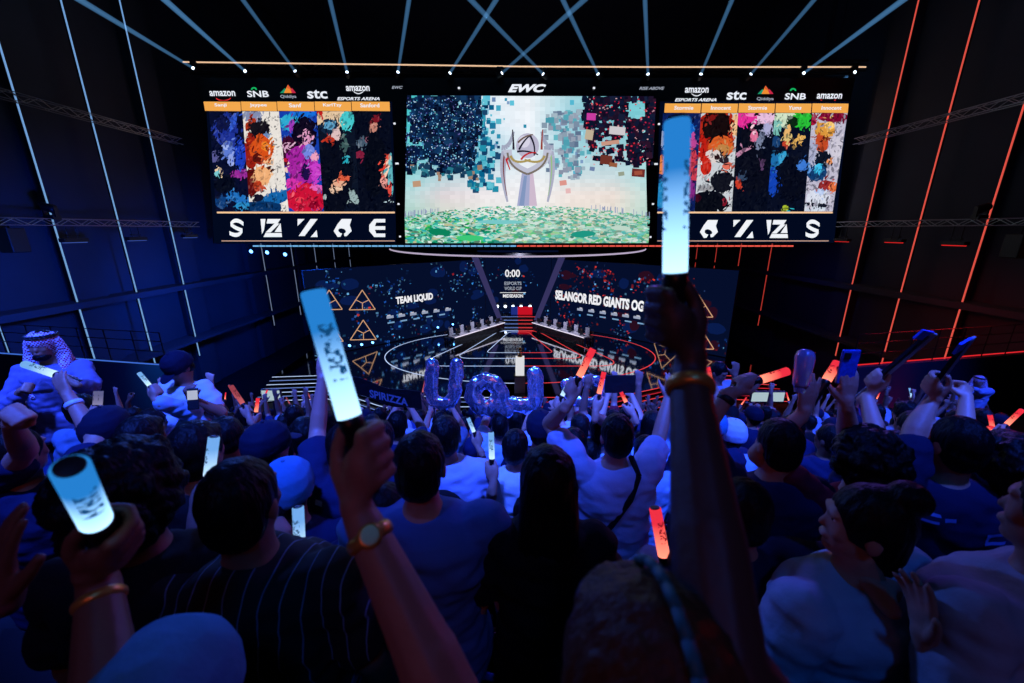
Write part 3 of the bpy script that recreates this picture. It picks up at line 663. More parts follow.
for k in range(nst):
    g = .34 * (k + 1); z = ZD - .13 * (k + 1)
    pts = outline(g); prism([(-15.9, 31)] + pts + [(2 * XC + 15.9, 31)], 0, z).build('step', M_STEPF, st)
for k in range(nst + 1):
    g = .34 * k; z = ZD - .13 * k; pts = [Vector((x, y - g, z)) for x, y in front]
    for side in (0, 1):
        mb = MB(); pp = [Vector((2 * XC - p.x, p.y, p.z)) for p in pts] if side else pts
        mb.path([p + Vector((0, -.02, -.005)) for p in pp], .022, 6)
        mid = Vector((XC, pp[-1].y - .2, z)); mb.tube(pp[-1] + Vector((0, -.02, 0)), Vector((XC + (.05 if side else -.05), pp[-1].y - .02, z)), .02, n=6)
        mb.build('step_light', (M_LED_R if k % 2 == 0 else M_LED_R2) if side else (M_LED_W if k % 2 == 0 else M_LED_B), st)
# glowing rings let into the deck
def ringpts(Yb, w, Yt, wt, r=1.2, n=7):
    c = [(-w, Yb), (w, Yb), (wt, Yt), (-wt, Yt)]; out = []
    for i in range(4):
        p, a, b2 = Vector(c[i]), Vector(c[i - 1]), Vector(c[(i + 1) % 4]); q0 = p + (a - p).normalized() * r; q1 = p + (b2 - p).normalized() * r
        for j in range(n + 1):
            t = j / n; out.append(q0 * (1 - t) ** 2 + p * (2 * t * (1 - t)) + q1 * t * t)
    return out
def ring_obj(pts, rr):
    for side in (-1, 1):
        mb = MB(); n = len(pts)
        for i in range(n):
            a, b2 = pts[i], pts[(i + 1) % n]
            if (a.x + b2.x) * side <= 0 and abs(a.x + b2.x) > .01 and a.x * b2.x > 0: continue
            if a.x * b2.x < 0:
                t = a.x / (a.x - b2.x); m = a + (b2 - a) * t
                if a.x * side > 0: b2 = m
                else: a = m
            d = (b2 - a)
            if d.length < 1e-5: continue
            mb.box((XC + (a.x + b2.x) / 2, (a.y + b2.y) / 2, ZD + .006), (d.length, .055 * rr, .012), Matrix.Rotation(math.atan2(d.y, d.x), 3, 'Z'))
        mb.build('floor_light_ring', M_LED_W if side < 0 else M_LED_R, st)
ring_obj(ringpts(29.0, 2.6, 35.4, .9, .5), 1); ringpts_ = ringpts(27.6, 4.9, 36, 1.7, 1.4); ring_obj(ringpts_, 1)
ring_obj(ringpts(25.9, 7.4, 36, 2.4, 2.3), 1.1)
el = [Vector((10.2 * math.cos(2 * math.pi * i / 72), 29.0 + 7 * math.sin(2 * math.pi * i / 72) * (1 if math.sin(2 * math.pi * i / 72) > 0 else .9))) for i in range(72)]
ring_obj([p for p in el], 1.1)
# rear steps with blue and red light lines
for k in range(4):
    y = 36.4 + k * .9; z = ZD + .16 * (k + 1)
    MB().box((XC, (y + 41) / 2, (ZD + z) / 2 + .001), (5.4 - .4 * k, 41 - y, z - ZD - .002)).build('rear_step', M_STEPF, st)
    w = (5.4 - .4 * k) / 2
    MB().tube((XC - w, y - .03, z), (XC, y - .03, z), .03, n=6).build('step_light', M_LED_B, st)
    MB().tube((XC, y - .03, z), (XC + w, y - .03, z), .03, n=6).build('step_light', M_LED_R, st)
MB().box((XC - .35, 40.2, ZD + 1.0), (.7, .1, .9)).build('blue_panel', emit('blue_glow_panel', (40, 60, 160), .6), st)
MB().box((XC + .75, 40.2, ZD + 1.0), (1.5, .1, .9)).build('red_panel', emit('red_glow_panel', (215, 20, 40), .8), st)
rebase(st, (XC, 30, 0))

# ---- LED walls
def led_wall(A, B, z0, z1, label, seed, red, logos, texts, extra=None):
    o = empty('led_wall', (0, 0, 0), 0, label, 'LED wall')
    A3, B3 = Vector((A[0], A[1], 0)), Vector((B[0], B[1], 0)); d = (B3 - A3).normalized(); n = Vector((d.y, -d.x, 0))
    if n.y > 0: n = -n
    mb = MB(); up = lambda p, z: Vector((p.x, p.y, z))
    mb.hexa([up(A3, z0), up(B3, z0), up(B3 - n * .3, z0), up(A3 - n * .3, z0)], [up(A3, z1), up(B3, z1), up(B3 - n * .3, z1), up(A3 - n * .3, z1)]); mb.build('cabinet', M_PANEL, o)
    L = (B3 - A3).length
    cv = Canvas(lambda x, z: A3 + d * x + Vector((0, 0, z)), n, .00004); r = random.Random(seed)
    cv.poly([(.05, z0 + .03), (L - .05, z0 + .03), (L - .05, z1 - .03), (.05, z1 - .03)], (5, 14, 42))  # navy picture ground, brightened to stand in for blue stage haze
    base = [(30, 90, 190), (60, 150, 230), (20, 60, 150), (110, 180, 235)]; rb = [(190, 40, 50), (230, 60, 50), (120, 25, 40), (60, 90, 160)]
    for _ in range(26 if L > 10 else 5):
        x, z = r.uniform(.8, L - .8), r.uniform(z0 + .5, z1 - .5); cv.ell(x, z, r.uniform(.3, .75), r.uniform(.2, .5), (8, 26, 74) if r.random() > red * .5 else (40, 12, 30), n=10)
    for cl in range(40 if L > 10 else 9):
        cx, cz = r.uniform(.4, L - .4), r.uniform(z0 + .2, z1 - .2); fr = red
        for _ in range(r.randint(6, 16)):
            x, z = cx + r.gauss(0, .42), cz + r.gauss(0, .42)
            if not (.1 < x < L - .1 and z0 + .08 < z < z1 - .08): continue
            c = r.choice(rb if r.random() < fr else base); k = r.uniform(.25, 1.0); c = tuple(t * k for t in c)
            w = r.uniform(.04, .22); cv.rect(x, z, w, r.uniform(.04, .2), c, r.choice([0, 0, .4, -.5]))
    if extra: extra(cv, L, z0, z1, r)
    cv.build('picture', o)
    def PWn(px, py): return PW(px, py, A, B)
    for cx, cy, w, h in logos:       # outlined triangles with a three way centre
        pt = lambda u, v: PWn(cx + u * w, cy + v * h) + n * .04
        T = [pt(0, -1), pt(-1, .8 if not red > .5 else 1.0), pt(1, 1.0 if red > .5 else .75)]; c0 = (T[0] + T[1] + T[2]) / 3
        m = MB(); m.path(T, .035, 5, True)
        for a, b2 in ((0, 1), (1, 2), (2, 0)): m.tube(c0, c0 + ((T[a] + T[b2]) / 2 - c0) * .95, .03, n=5)
        m.build('triangle_emblem', emit('amber_outline', (225, 170, 130), .85), o)
    for s, p0, p1, hpx, bold, mt in texts:
        q0, q1 = PWn(*p0), PWn(*p1); hh = (PWn(p0[0], p0[1] - hpx).z - q0.z); up_ = Vector((0, 0, 1)); q1.z = q0.z
        text_fit(s, q0, q1, hh, mt, o, bold, off=.05)
    return o
def small_marks(side):
    def f(cv, L, z0, z1, r):
        A, B = (PL0, PL1) if side < 0 else (PR0, PR1); A3 = Vector((A[0], A[1], 0)); d = (Vector((B[0], B[1], 0)) - A3).normalized()
        rows = (((390, 317), (448, 309.5), 6), ((391, 322.5), (442, 314.5), 5)) if side < 0 else (((580, 309.5), (637, 317.5), 6), ((590, 315), (641, 323.5), 5))
        for k, (a, b, n) in enumerate(rows):
            for i in range(n):
                t = i / (n - 1); p = PW(a[0] + (b[0] - a[0]) * t, a[1] + (b[1] - a[1]) * t, A, B); x = (p - A3).dot(d)
                cv.rect(x, p.z, .62, .22 if k == 0 else .12, (150, 160, 185) if k == 0 else (120, 160, 200))
                if k == 0: cv.rect(x - .1, p.z + .15, .3, .1, (190, 190, 205))
    return f
M_TXT = emit('white_led_lettering', (240, 240, 245), 1.0)
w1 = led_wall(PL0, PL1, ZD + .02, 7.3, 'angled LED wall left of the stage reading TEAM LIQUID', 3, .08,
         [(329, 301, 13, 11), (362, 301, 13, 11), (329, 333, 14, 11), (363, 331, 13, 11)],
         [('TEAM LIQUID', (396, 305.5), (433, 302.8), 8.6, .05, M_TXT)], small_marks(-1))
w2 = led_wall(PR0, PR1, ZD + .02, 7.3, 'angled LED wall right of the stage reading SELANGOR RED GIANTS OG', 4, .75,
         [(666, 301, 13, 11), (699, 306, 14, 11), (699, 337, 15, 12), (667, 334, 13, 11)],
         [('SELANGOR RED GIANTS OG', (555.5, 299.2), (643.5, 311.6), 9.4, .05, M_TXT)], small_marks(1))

def center_extra(cv, L, z0, z1, r):
    pass
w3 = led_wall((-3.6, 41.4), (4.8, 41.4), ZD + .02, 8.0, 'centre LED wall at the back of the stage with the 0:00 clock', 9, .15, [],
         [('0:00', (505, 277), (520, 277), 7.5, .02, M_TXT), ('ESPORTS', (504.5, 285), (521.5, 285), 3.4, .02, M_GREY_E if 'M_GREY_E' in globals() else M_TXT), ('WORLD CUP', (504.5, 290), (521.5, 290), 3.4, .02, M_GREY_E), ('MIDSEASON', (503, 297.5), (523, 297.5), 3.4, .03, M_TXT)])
ln = MB(); q0, q1 = PY(500, 292.6, 41.33), PY(526, 292.6, 41.33); ln.tube(q0, q1, .03, n=6); ln.build('divider_line', M_TXT, w3)
for w_ in (w1, w2, w3): pass
# leaning struts either side of the centre wall
for s_, nm in ((-1, 'left'), (1, 'right')):
    mb = MB(); bx = XC + s_ * 1.75; tx = XC + s_ * 4.15; y = 37.3
    mb.hexa([(bx - .22, y - .15, ZD + .7), (bx + .22, y - .15, ZD + .7), (bx + .22, y + .15, ZD + .7), (bx - .22, y + .15, ZD + .7)], [(tx - .3, y - .15, 7.9), (tx + .3, y - .15, 7.9), (tx + .3, y + .15, 7.9), (tx - .3, y + .15, 7.9)])
    o = empty('leaning_pillar', (bx, y, ZD), 0, f'glowing lilac pillar leaning outward on the {nm} of the centre LED wall', 'pillar', 'leaning stage pillars')
    p_ = mb.build('shaft', emit('lilac_glow', (70, 66, 120), .6), o); p_.location = (-bx, -y, -ZD)
    MB().box((0, 0, .37), (.7, .5, .7)).build('foot', M_STEPF, o)
# row of white lamps at the back
for i, px in enumerate((497.5, 505.3, 513, 521, 530)):
    fixture(PY(px, 306, 40.9), (0, -1, -.12), emit('back_lamp', (225, 240, 255), 3.0), f'white lamp facing out below the 0:00 clock, {names[i]} from the left', 'white lamps below the clock', .9, .16, True)
for i, px in enumerate((498, 530)):
    fixture(PY(px, 316, 40.9), (0, -1, -.12), emit('back_lamp_dim', (200, 215, 240), 1.2), f'dimmer white lamp low on the back wall, {names[i]} from the left', 'low lamps below the clock', .8, .15, True)
# coloured spotlights seen as points
for i, (px, py, Y) in enumerate(((252, 251, 30), (268, 252, 30), (286, 254, 30), (384, 269, 37), (400, 268, 37), (350, 345, 25.5), (362, 344, 25.8), (373, 342, 26.2), (438, 327, 34), (453, 324, 34.6))):
    p = PY(px, py, Y)
    fixture(p, (0, -1, -.2), M_LENS_B, f'small bright blue spotlight, {ordn[i]} of those around the stage counted from top left', 'blue stage spotlights', .8 if py < 300 else .5, .13 if py < 300 else .09, py < 300)
for i, (px, py, Y) in enumerate(((632, 270, 37), (648, 271, 36.5))):
    fixture(PY(px, py, Y), (0, -1, -.2), M_LENS_R, f'small bright red spotlight under the curved canopy, {names[i]} from the centre', 'red stage spotlights', .8, .13)
# curved canopy edge above the stage
arc = []
for i in range(25):
    t = -1 + 2 * i / 24; arc.append(Vector((XC + 13.4 * math.sin(t * 1.15) / math.sin(1.15), 42.5 - 12 * (math.cos(t * 1.15) - math.cos(1.15)) / (1 - math.cos(1.15)), 7.95)))
cp = empty('stage_canopy', (0, 0, 0), 0, 'curved dark canopy with a pale glowing edge above the stage', 'canopy')
mb = MB()
for i in range(24):
    a, b2 = arc[i], arc[i + 1]; c2, d2 = Vector((a.x * .9 + .06, a.y + 1.0, a.z)), Vector((b2.x * .9 + .06, b2.y + 1.0, b2.z)); u = Vector((0, 0, .35))
    mb.hexa([a, b2, d2, c2], [a + u, b2 + u, d2 + u, c2 + u])
mb.build('fascia', M_PANEL, cp)
mb = MB().path([p + Vector((0, -.05, .1)) for p in arc], .07, 6); mb.build('edge_light', emit('pale_violet_edge', (200, 185, 215), .8), cp)
# rear drapes left and right behind the LED walls, faint green brown light stripes
# ---- player desks
M_DESK = mat('white_desk_top', (225, 222, 235), .4); M_CHAIR = mat('white_gaming_chair', (200, 200, 215), .5); M_SCR = emit('monitor_glow', (120, 150, 200), .6)
M_PLAYER = mat('player_jersey', (20, 26, 46), .8); M_SKINF = mat('stage_skin', (150, 100, 80), .6); M_HAIRF = mat('stage_hair', (18, 14, 14), .7)
def desk(A, B, side, jersey):
    A = Vector((*A, ZD)); B = Vector((*B, ZD)); d = (B - A).normalized(); n = Vector((-d.y, d.x, 0)) * (1 if side == 'left' else -1); L = (B - A).length
    t = empty('player_desk', A, 0, f'long white player desk on the {side} of the stage', 'desk', None)
    t2 = MB(); t2.hexa([Vector((0, 0, .72)) - n * .4, d * L - n * .4 + Vector((0, 0, .72)), d * L + n * .4 + Vector((0, 0, .72)), n * .4 + Vector((0, 0, .72))], [Vector((0, 0, .78)) - n * .4, d * L - n * .4 + Vector((0, 0, .78)), d * L + n * .4 + Vector((0, 0, .78)), n * .4 + Vector((0, 0, .78))]); t2.build('desk_top', M_DESK, t)
    f = MB(); f.hexa([-n * .36, d * L - n * .36, d * L - n * .33, -n * .33], [p + Vector((0, 0, .72)) for p in (-n * .36, d * L - n * .36, d * L - n * .33, -n * .33)]); f.build('front_panel', M_STEPF, t)
    mb = MB().tube(-n * .41 + Vector((0, 0, .75)), d * L - n * .41 + Vector((0, 0, .75)), .035, n=6); mb.build('edge_light', emit('desk_edge', (235, 225, 245), 1.2), t)
    for k in (0, 1): MB().box(d * (L * k) + Vector((0, 0, .36)) - d * (.05 if k else -.05), (.08, .6, .72)).build('end_panel', M_STEPF, t)
    for i in range(5):
        c = A + d * (L * (i + .5) / 5); rz = math.atan2(n.y, n.x) + math.pi / 2
        m = empty('monitor', c - n * .12 + Vector((0, 0, .78)), rz, f'small black monitor on the {side} player desk, {names[i]} from the audience end', 'monitor', f'monitors on the {side} player desk')
        MB().box((0, 0, .3), (.56, .03, .34)).build('bezel', M_BLACK, m); MB().box((0, -.017, .3), (.53, .004, .3)).build('screen_face', M_SCR, m)
        MB().tube((0, 0, .0), (0, 0, .15), .02).box((0, 0, .01), (.22, .16, .02)).build('stand', M_BLACK, m)
        ch = empty('gaming_chair', c + n * .95, rz, f'white gaming chair behind the {side} desk, {names[i]} from the audience end', 'chair', f'gaming chairs behind the {side} desk')
        MB().box((0, 0, .46), (.5, .5, .1)).build('seat', M_CHAIR, ch, bevel=.03)
        MB().box((0, .0 - (-.26), .9), (.46, .1, .8)).build('backrest', M_CHAIR, ch, bevel=.04)
        MB().tube((0, 0, .08), (0, 0, .42), .03).build('column', M_BLACK, ch)
        b5 = MB(); [b5.tube((0, 0, .08), (.28 * math.cos(a_), .28 * math.sin(a_), .04), .025, n=6) for a_ in [k * 1.2566 for k in range(5)]]; b5.build('star_base', M_BLACK, ch)
        PLAYERS.append((c + n * .85, rz, side, i, jersey))
PLAYERS = []
desk((-4.9, 30.8), (-1.0, 36.2), 'left', M_PLAYER); desk((6.1, 30.8), (2.2, 36.2), 'right', mat('red_jersey', (90, 16, 26), .8))
# trophy plinth
t = empty('trophy_plinth', (XC - .15, 21.4, ZD), 0, 'tall white glowing plinth at the front centre of the stage', 'plinth')
PTZ = 2.15
MB().box((0, 0, .5), (.62, .5, 1.0)).build('lower_block', mat('grey_plinth', (170, 170, 190), .5), t, bevel=.02)
MB().box((0, 0, 1.03), (.7, .56, .05)).build('collar', M_BLACK, t); MB().box((0, 0, 1.6), (.5, .42, 1.08)).build('upper_block', emit('lit_plinth', (235, 235, 240), .85), t, bevel=.02)
t = empty('trophy', (XC - .15, 21.4, ZD + PTZ), 0, 'small gold trophy standing on the white plinth', 'trophy')
M_GOLD = mat('gold', (230, 180, 120), .2, 1.0)
MB().lathe([(.14, 0), (.14, .05), (.05, .09), (.04, .25), (.1, .34), (.02, .36)], n=16).build('stem', M_GOLD, t, smooth=True)
MB().ball((0, 0, .44), .11).build('ball', M_GOLD, t, smooth=True)
for s_ in (-1, 1): MB().path([Vector((s_ * .03, 0, .1)), Vector((s_ * .17, 0, .25)), Vector((s_ * .19, 0, .45)), Vector((s_ * .13, 0, .56))], .022, 6).build('handle', M_GOLD, t)
# ================================================================= people: generator
class Soup(MB):
    def cap(s, p0, p1, r0, r1=None, n=10):
        r1 = r0 if r1 is None else r1; s.tube(p0, p1, r0, r1, n); s.ball(p0, r0, n, 6); s.ball(p1, r1, n, 6); return s
    def chain(s, pts, rs):
        for i in range(len(pts) - 1): s.cap(pts[i], pts[i + 1], rs[i], rs[i + 1])
        return s
    def ell(s, c, r, M=None, n=16, m=10):
        b = len(s.v); s.ball((0, 0, 0), 1, n, m, r)
        for i in range(b, len(s.v)):
            p = Vector(s.v[i]); p = M @ p if M is not None else p; s.v[i] = tuple(p + Vector(c))
        return s
    def loft(s, rings, n=20, M=None, off=Vector((0, 0, 0))):       # rings (z, rx, ry, yoff)
        vs = []
        for z, rx, ry, yo in rings:
            for i in range(n):
                a = 2 * math.pi * i / n; ca, sa = math.cos(a), math.sin(a)
                ca = math.copysign(abs(ca) ** .85, ca); sa = math.copysign(abs(sa) ** .85, sa)
                p = Vector((rx * ca, yo + ry * sa, z)); vs.append((M @ p if M is not None else p) + off)
        k = len(rings); fs = [(j * n + i, j * n + (i + 1) % n, (j + 1) * n + (i + 1) % n, (j + 1) * n + i) for j in range(k - 1) for i in range(n)]
        fs += [tuple(reversed(range(n))), tuple(range((k - 1) * n, k * n))]
        return s.add(vs, fs)
def remesh(mb, name, voxel, mats, smooth=6, fold=0, foldscale=8., seed=0, sfac=.5):
    me = bpy.data.meshes.new(name); me.from_pydata(mb.v, [], mb.f); me.update()
    bm = bmesh.new(); bm.from_mesh(me); bmesh.ops.recalc_face_normals(bm, faces=bm.faces); bm.to_mesh(me); bm.free()
    o = bpy.data.objects.new('tmp', me); COL.objects.link(o)
    r = o.modifiers.new('r', 'REMESH'); r.mode = 'VOXEL'; r.voxel_size = voxel
    if smooth: q = o.modifiers.new('s', 'SMOOTH'); q.factor = sfac; q.iterations = smooth
    dg = bpy.context.evaluated_depsgraph_get(); dg.update(); out = bpy.data.meshes.new_from_object(o.evaluated_get(dg))
    bpy.data.objects.remove(o); bpy.data.meshes.remove(me)
    if fold:
        n = len(out.vertices); co = np.zeros(n * 3); out.vertices.foreach_get('co', co); co = co.reshape(-1, 3)
        no = np.zeros(n * 3); out.vertices.foreach_get('normal', no); no = no.reshape(-1, 3)
        sx, sy, sz = foldscale if isinstance(foldscale, tuple) else (foldscale, foldscale, foldscale * .7)
        d = np.array([noise.noise(Vector((c[0] * sx + seed, c[1] * sy, c[2] * sz))) + .5 * noise.noise(Vector((c[0] * sx * 2.3, c[1] * sy * 2.3 + seed, c[2] * sz * 2.3))) for c in co])
        co += no * (d[:, None] * fold + fold * .45); out.vertices.foreach_set('co', co.reshape(-1))
    out.materials.clear()
    for m in (mats if isinstance(mats, (list, tuple)) else [mats]): out.materials.append(m)
    out.shade_smooth(); out.name = name
    return out
def frame(z, y):
    z = z.normalized(); y = (y - z * y.dot(z))
    if y.length < 1e-4: y = z.orthogonal()
    y.normalize(); x = y.cross(z); return Matrix((x, y, z)).transposed()
def hand(sp, W, M, kind, side, k=1.0):
    """sp: soup; W wrist; M columns x, y(palm faces +y), z(fingers); side -1 = thumb toward -x"""
    T = lambda x, y, z: W + M @ (Vector((x * side, y, z)) * k)
    r = .0105 * k
    if kind == 'grip':      # z = axis of the rod, palm side faces +y, rod axis through (0, .03, .09)
        O = lambda x, y, z: T(x, y + .034, z + .092)
        sp.cap(T(0, 0, -.03), O(.008, -.03, -.062), .026 * k, .024 * k)
        tips = ((-.034, .034), (-.037, .010), (-.036, -.014), (-.032, -.037))
        for i, (kx, kz) in enumerate(tips):
            sp.cap(O(-.002 - .006 * i * 0, -.032, -.062 + .004 * i), O(kx * .80, -.018, kz), .0155 * k, .013 * k)
            sp.chain([O(kx * .85, -.014, kz), O(kx * .98, .016, kz + .001), O(-.016, .034, kz + .001), O(.010, .030, kz), O(.021, .014, kz)], [.0125 * k, .0105 * k, .0098 * k, .0092 * k, .0084 * k])
        sp.ell(O(-.012, -.026, -.018), (.026 * k, .017 * k, .04 * k), M)
        sp.ell(O(.014, -.026, -.04), (.018 * k, .016 * k, .028 * k), M)
        sp.chain([O(.016, -.026, -.05), O(.029, -.021, -.012), O(.026, -.013, .018), O(.012, -.006 + .0, .046)], [.017 * k, .0135 * k, .012 * k, .0105 * k])
    elif kind == 'fist':
        sp.ell(T(0, .004, .048), (.037 * k, .019 * k, .042 * k), M); sp.cap(T(0, 0, -.02), T(0, 0, .02), .025 * k, .027 * k)
        for i, x in enumerate((.034, .0115, -.0115, -.033)):
            sp.chain([T(x * .85, -.006, .082 - .004 * i), T(x, .030, .092 - .005 * i), T(x, .050, .066 - .003 * i), T(x * .9, .030, .045)], [.0112 * k, .0102 * k, .0098 * k, .009 * k])
        sp.chain([T(.03, .01, .02), T(.045, .03, .045), T(.02, .05, .062)], [.014 * k, .012 * k, .010 * k])
    else:
        curl = {'open': .12, 'relax': .45, 'phone': .7}[kind]; spread = {'open': 1.35, 'relax': .95, 'phone': 1.0}[kind]
        sp.cap(T(0, 0, -.02), T(0, 0, .02), .024 * k, .027 * k); sp.ell(T(0, .002, .05), (.038 * k, .014 * k, .045 * k), M)
        for i, (x, L) in enumerate(((.030, .074), (.0105, .083), (-.010, .077), (-.029, .060))):
            sp.cap(T(x * .5, 0, .01), T(x, 0, .088 - .003 * abs(i - 1)), .0125 * k, .0115 * k)
            a = 0; p = Vector((x, 0, .088 - .003 * abs(i - 1))); fan = x * (spread - .7) * 9; pts = [p.copy()]
            for f_ in (.44, .31, .25):
                a += curl * (1 + .25 * i); dv = Vector((math.sin(fan) * math.cos(a), math.sin(a), math.cos(a) * math.cos(fan))); p = p + dv * (L * f_ * 1.05); pts.append(p.copy())
            sp.chain([T(*q) for q in pts], [.0108 * k, .0100 * k, .0092 * k, .0080 * k])
        sp.chain([T(.018, .004, .015), T(.044, .014, .045), T(.062, .022, .072), T(.072, .030, .096)], [.017 * k, .0135 * k, .0115 * k, .0095 * k])
def ik(S, W, a, b, pole):
    D = W - S; d = D.length
    if d > (a + b) * .985: f = d / ((a + b) * .985); a *= f; b *= f
    d = max(d, abs(a - b) + .02); u = D.normalized(); x = (a * a - b * b + d * d) / (2 * d); h = math.sqrt(max(0, a * a - x * x))
    p = pole - u * pole.dot(u); p = p.normalized() if p.length > 1e-4 else u.orthogonal().normalized()
    return S + u * x + p * h
SKINS = {k: mat('skin_' + k, c, .55, bump=.08, bscale=90, var=.06) for k, c in dict(light=(178, 124, 104), tan=(142, 94, 76), brown=(104, 66, 52), deep=(66, 42, 34)).items()}
def cloth(name, rgb): return mat(name, rgb, .85, bump=.4, bscale=16, var=.12, spec=.2)
HAIR = {k: mat('hair_' + k, c, .5, bump=.6, bscale=60, stretch=(1, 1, .15), spec=.15) for k, c in dict(black=(9, 8, 9), dark=(18, 14, 13), brown=(74, 46, 30), fair=(120, 84, 50)).items()}
M_EYE = mat('eye_white', (215, 210, 205), .3); M_PUPIL = mat('dark_eye', (20, 14, 12), .2); M_LIP = mat('lips', (140, 70, 66), .5)
M_PANTS = cloth('dark_trousers', (22, 24, 34))
M_SHOE = mat('dark_shoe', (18, 18, 20), .6)

def hair_soup(style, c):          # c = head centre, local; face toward +y
    h = Soup(); V = Vector
    if style in ('short', 'buzz', 'fringe', 'long', 'bun', 'bob', 'curly', 'afro', 'beard_short'):
        g = {'buzz': .0, 'short': .004, 'fringe': .007, 'long': .009, 'bun': .005, 'bob': .012, 'curly': .028, 'afro': .035, 'beard_short': .006}[style]
        h.ell(c + V((0, -.016, .030)), (.079 + g, .092 + g, .095 + g)); h.ell(c + V((0, -.045, -.018)), (.071 + g, .056 + g, .078 + g * .8))
        if style in ('fringe', 'bob', 'long'): h.ell(c + V((0, .03, .07)), (.07, .06, .035))
    if style == 'long':
        h.loft([(-.34, .07, .03, -.085), (-.28, .098, .045, -.085), (-.1, .095, .06, -.06), (.02, .09, .07, -.03)], off=c)
    if style == 'bob': h.loft([(-.15, .085, .06, -.04), (-.12, .10, .08, -.03), (.03, .094, .09, -.01)], off=c)
    if style == 'bun': h.ell(c + V((0, -.075, .115)), (.05, .05, .045)); h.loft([(-.12, .04, .03, -.06), (-.05, .07, .05, -.05), (.03, .085, .07, -.03)], off=c)
    if style in ('curly', 'afro'):
        r = random.Random(int(c.z * 1000)); g = .082 if style == 'afro' else .070
        for _ in range(60):
            a, b = r.uniform(0, 6.28), r.uniform(-.5, 1.4); d = V((math.cos(a) * math.cos(b), math.sin(a) * math.cos(b), math.sin(b)))
            if d.y > .55 and d.z < .45: continue
            h.ball(c + V((0, -.02, .02)) + d * (g + .03), r.uniform(.022, .036), 8, 5)
    return h
def body(spec):
    """returns dict of soups in local coordinates (feet z=0, facing +y) and hand info"""
    dz = spec.get('dz', 0.); seated = spec.get('seated', False); bulk = spec.get('bulk', 1.); V = Vector
    hc = V((spec.get('hx', 0), .012 + spec.get('hy', 0), 1.63 + dz)); sk, sh, pa = Soup(), Soup(), Soup()
    R = Matrix.Rotation(spec.get('look', 0), 3, 'Z') @ Matrix.Rotation(spec.get('nod', 0), 3, 'X')
    t = lambda z: z + dz
    rings = [(.86, .15, .11, 0), (.93, .165, .12, 0), (1.04, .145, .10, 0), (1.16, .15, .105, 0), (1.28, .172, .118, 0), (1.38, .175, .112, 0), (1.435, .13, .085, -.005), (1.47, .075, .065, -.005), (1.5, .058, .056, 0), (1.56, .054, .054, .006)]
    sk.loft([(t(z), rx * bulk if z < 1.45 else rx, ry * bulk if z < 1.45 else ry, yo) for z, rx, ry, yo in rings])
    sk.cap(V((0, -.004, t(1.46))), hc + R @ V((0, -.022, -.06)), .057, .055)
    # head
    H = lambda x, y, z: hc + R @ V((x, y, z))
    sk.ell(hc + R @ V((0, -.008, .022)), (.074, .092, .093), R); sk.ell(H(0, .022, -.052), (.058, .062, .062), R); sk.ell(H(0, .052, -.085), (.034, .032, .024), R)
    sk.ell(H(0, .055, -.01), (.056, .03, .06), R); sk.cap(H(0, .078, .012), H(0, .092, -.022), .008, .0115); sk.ell(H(0, .085, -.055), (.024, .010, .010), R)
    sk.ell(H(0, .078, .03), (.05, .013, .012), R)
    for s in (-1, 1):
        sk.ell(H(s * .076, -.008, -.012), (.010, .020, .032), R); sk.ell(H(s * .035, .06, -.025), (.022, .02, .02), R)
    # arms
    holds = {}; ends = {}
    for side, nm in ((-1, 'L'), (1, 'R')):
        a = spec.get(nm); S = V((side * .178 * bulk, 0, t(1.395)))
        raised = False
        if a is None: a = ('w', V((side * (.25 + .03 * bulk), .10, t(.86))), 'relax')
        if a[0] == 's':
            G, ax = a[1], a[2].normalized(); back = a[3] if len(a) > 3 else V((0, -1, 0)); M = frame(ax, -back); k = spec.get('hk', 1.)
            W = G - M @ (V((0, .034, .092)) * k)
            hk = ('grip', W, M); holds[nm] = (G, ax)
        else:
            W = a[1]; hk = None
        raised = W.z > S.z + .05
        if raised: S = S + V((-side * .015, 0, .045))
        up_ = W.z - S.z
        dflt = V((side * .6, -.9, -.3)) if up_ < .05 else (V((side * .45, .8, -.5)) if up_ < .58 else V((side * 1.0, .05, -.4)))
        pole = a[4] if a[0] == 's' and len(a) > 4 else (a[5] if a[0] == 'w' and len(a) > 5 else dflt)
        E = spec['E' + nm] if spec.get('E' + nm) is not None else ik(S, W, .295, .262, pole)
        if hk is None:
            d = (W - E).normalized(); hd = a[3] if len(a) > 3 and a[3] is not None else d; pn = a[4] if len(a) > 4 and a[4] is not None else (V((0, 1, 0)) if raised else V((-side, 0, 0)))
            hk = (a[2], W, frame(hd, pn)); holds[nm] = (W + d * .08, d)
        # thumb side: viewed from behind the thumb points inward
        th = -side
        hand(sk, W, hk[2], hk[0], th if hk[0] != 'grip' else th, spec.get('hk', 1.))
        sk.cap(S, S + (E - S) * .45, .056 * bulk, .052); sk.cap(S + (E - S) * .3, E, .051, .042); sk.cap(E, E + (W - E) * .35, .043, .043); sk.cap(E + (W - E) * .3, W, .043, .0275)
        Sb = V((side * .11 * bulk, 0, t(1.37))); sk.cap(Sb, S, .07, .056)
        ends[nm] = (S, E, W)
        sl = spec.get('sleeve', .62)
        g = .016
        sh.cap(Sb, S, .078 + g * .3, .062 * bulk + g * .6)
        if sl <= 1: sh.cap(S, S + (E - S) * sl, .064 * bulk + g * .4, .055 + g)
        else: sh.cap(S, E, .062 * bulk + g * .4, .05 + g * .7); sh.cap(E, E + (W - E) * (sl - 1), .05 + g * .7, .036 + g * .5)
    # shirt
    g = .017
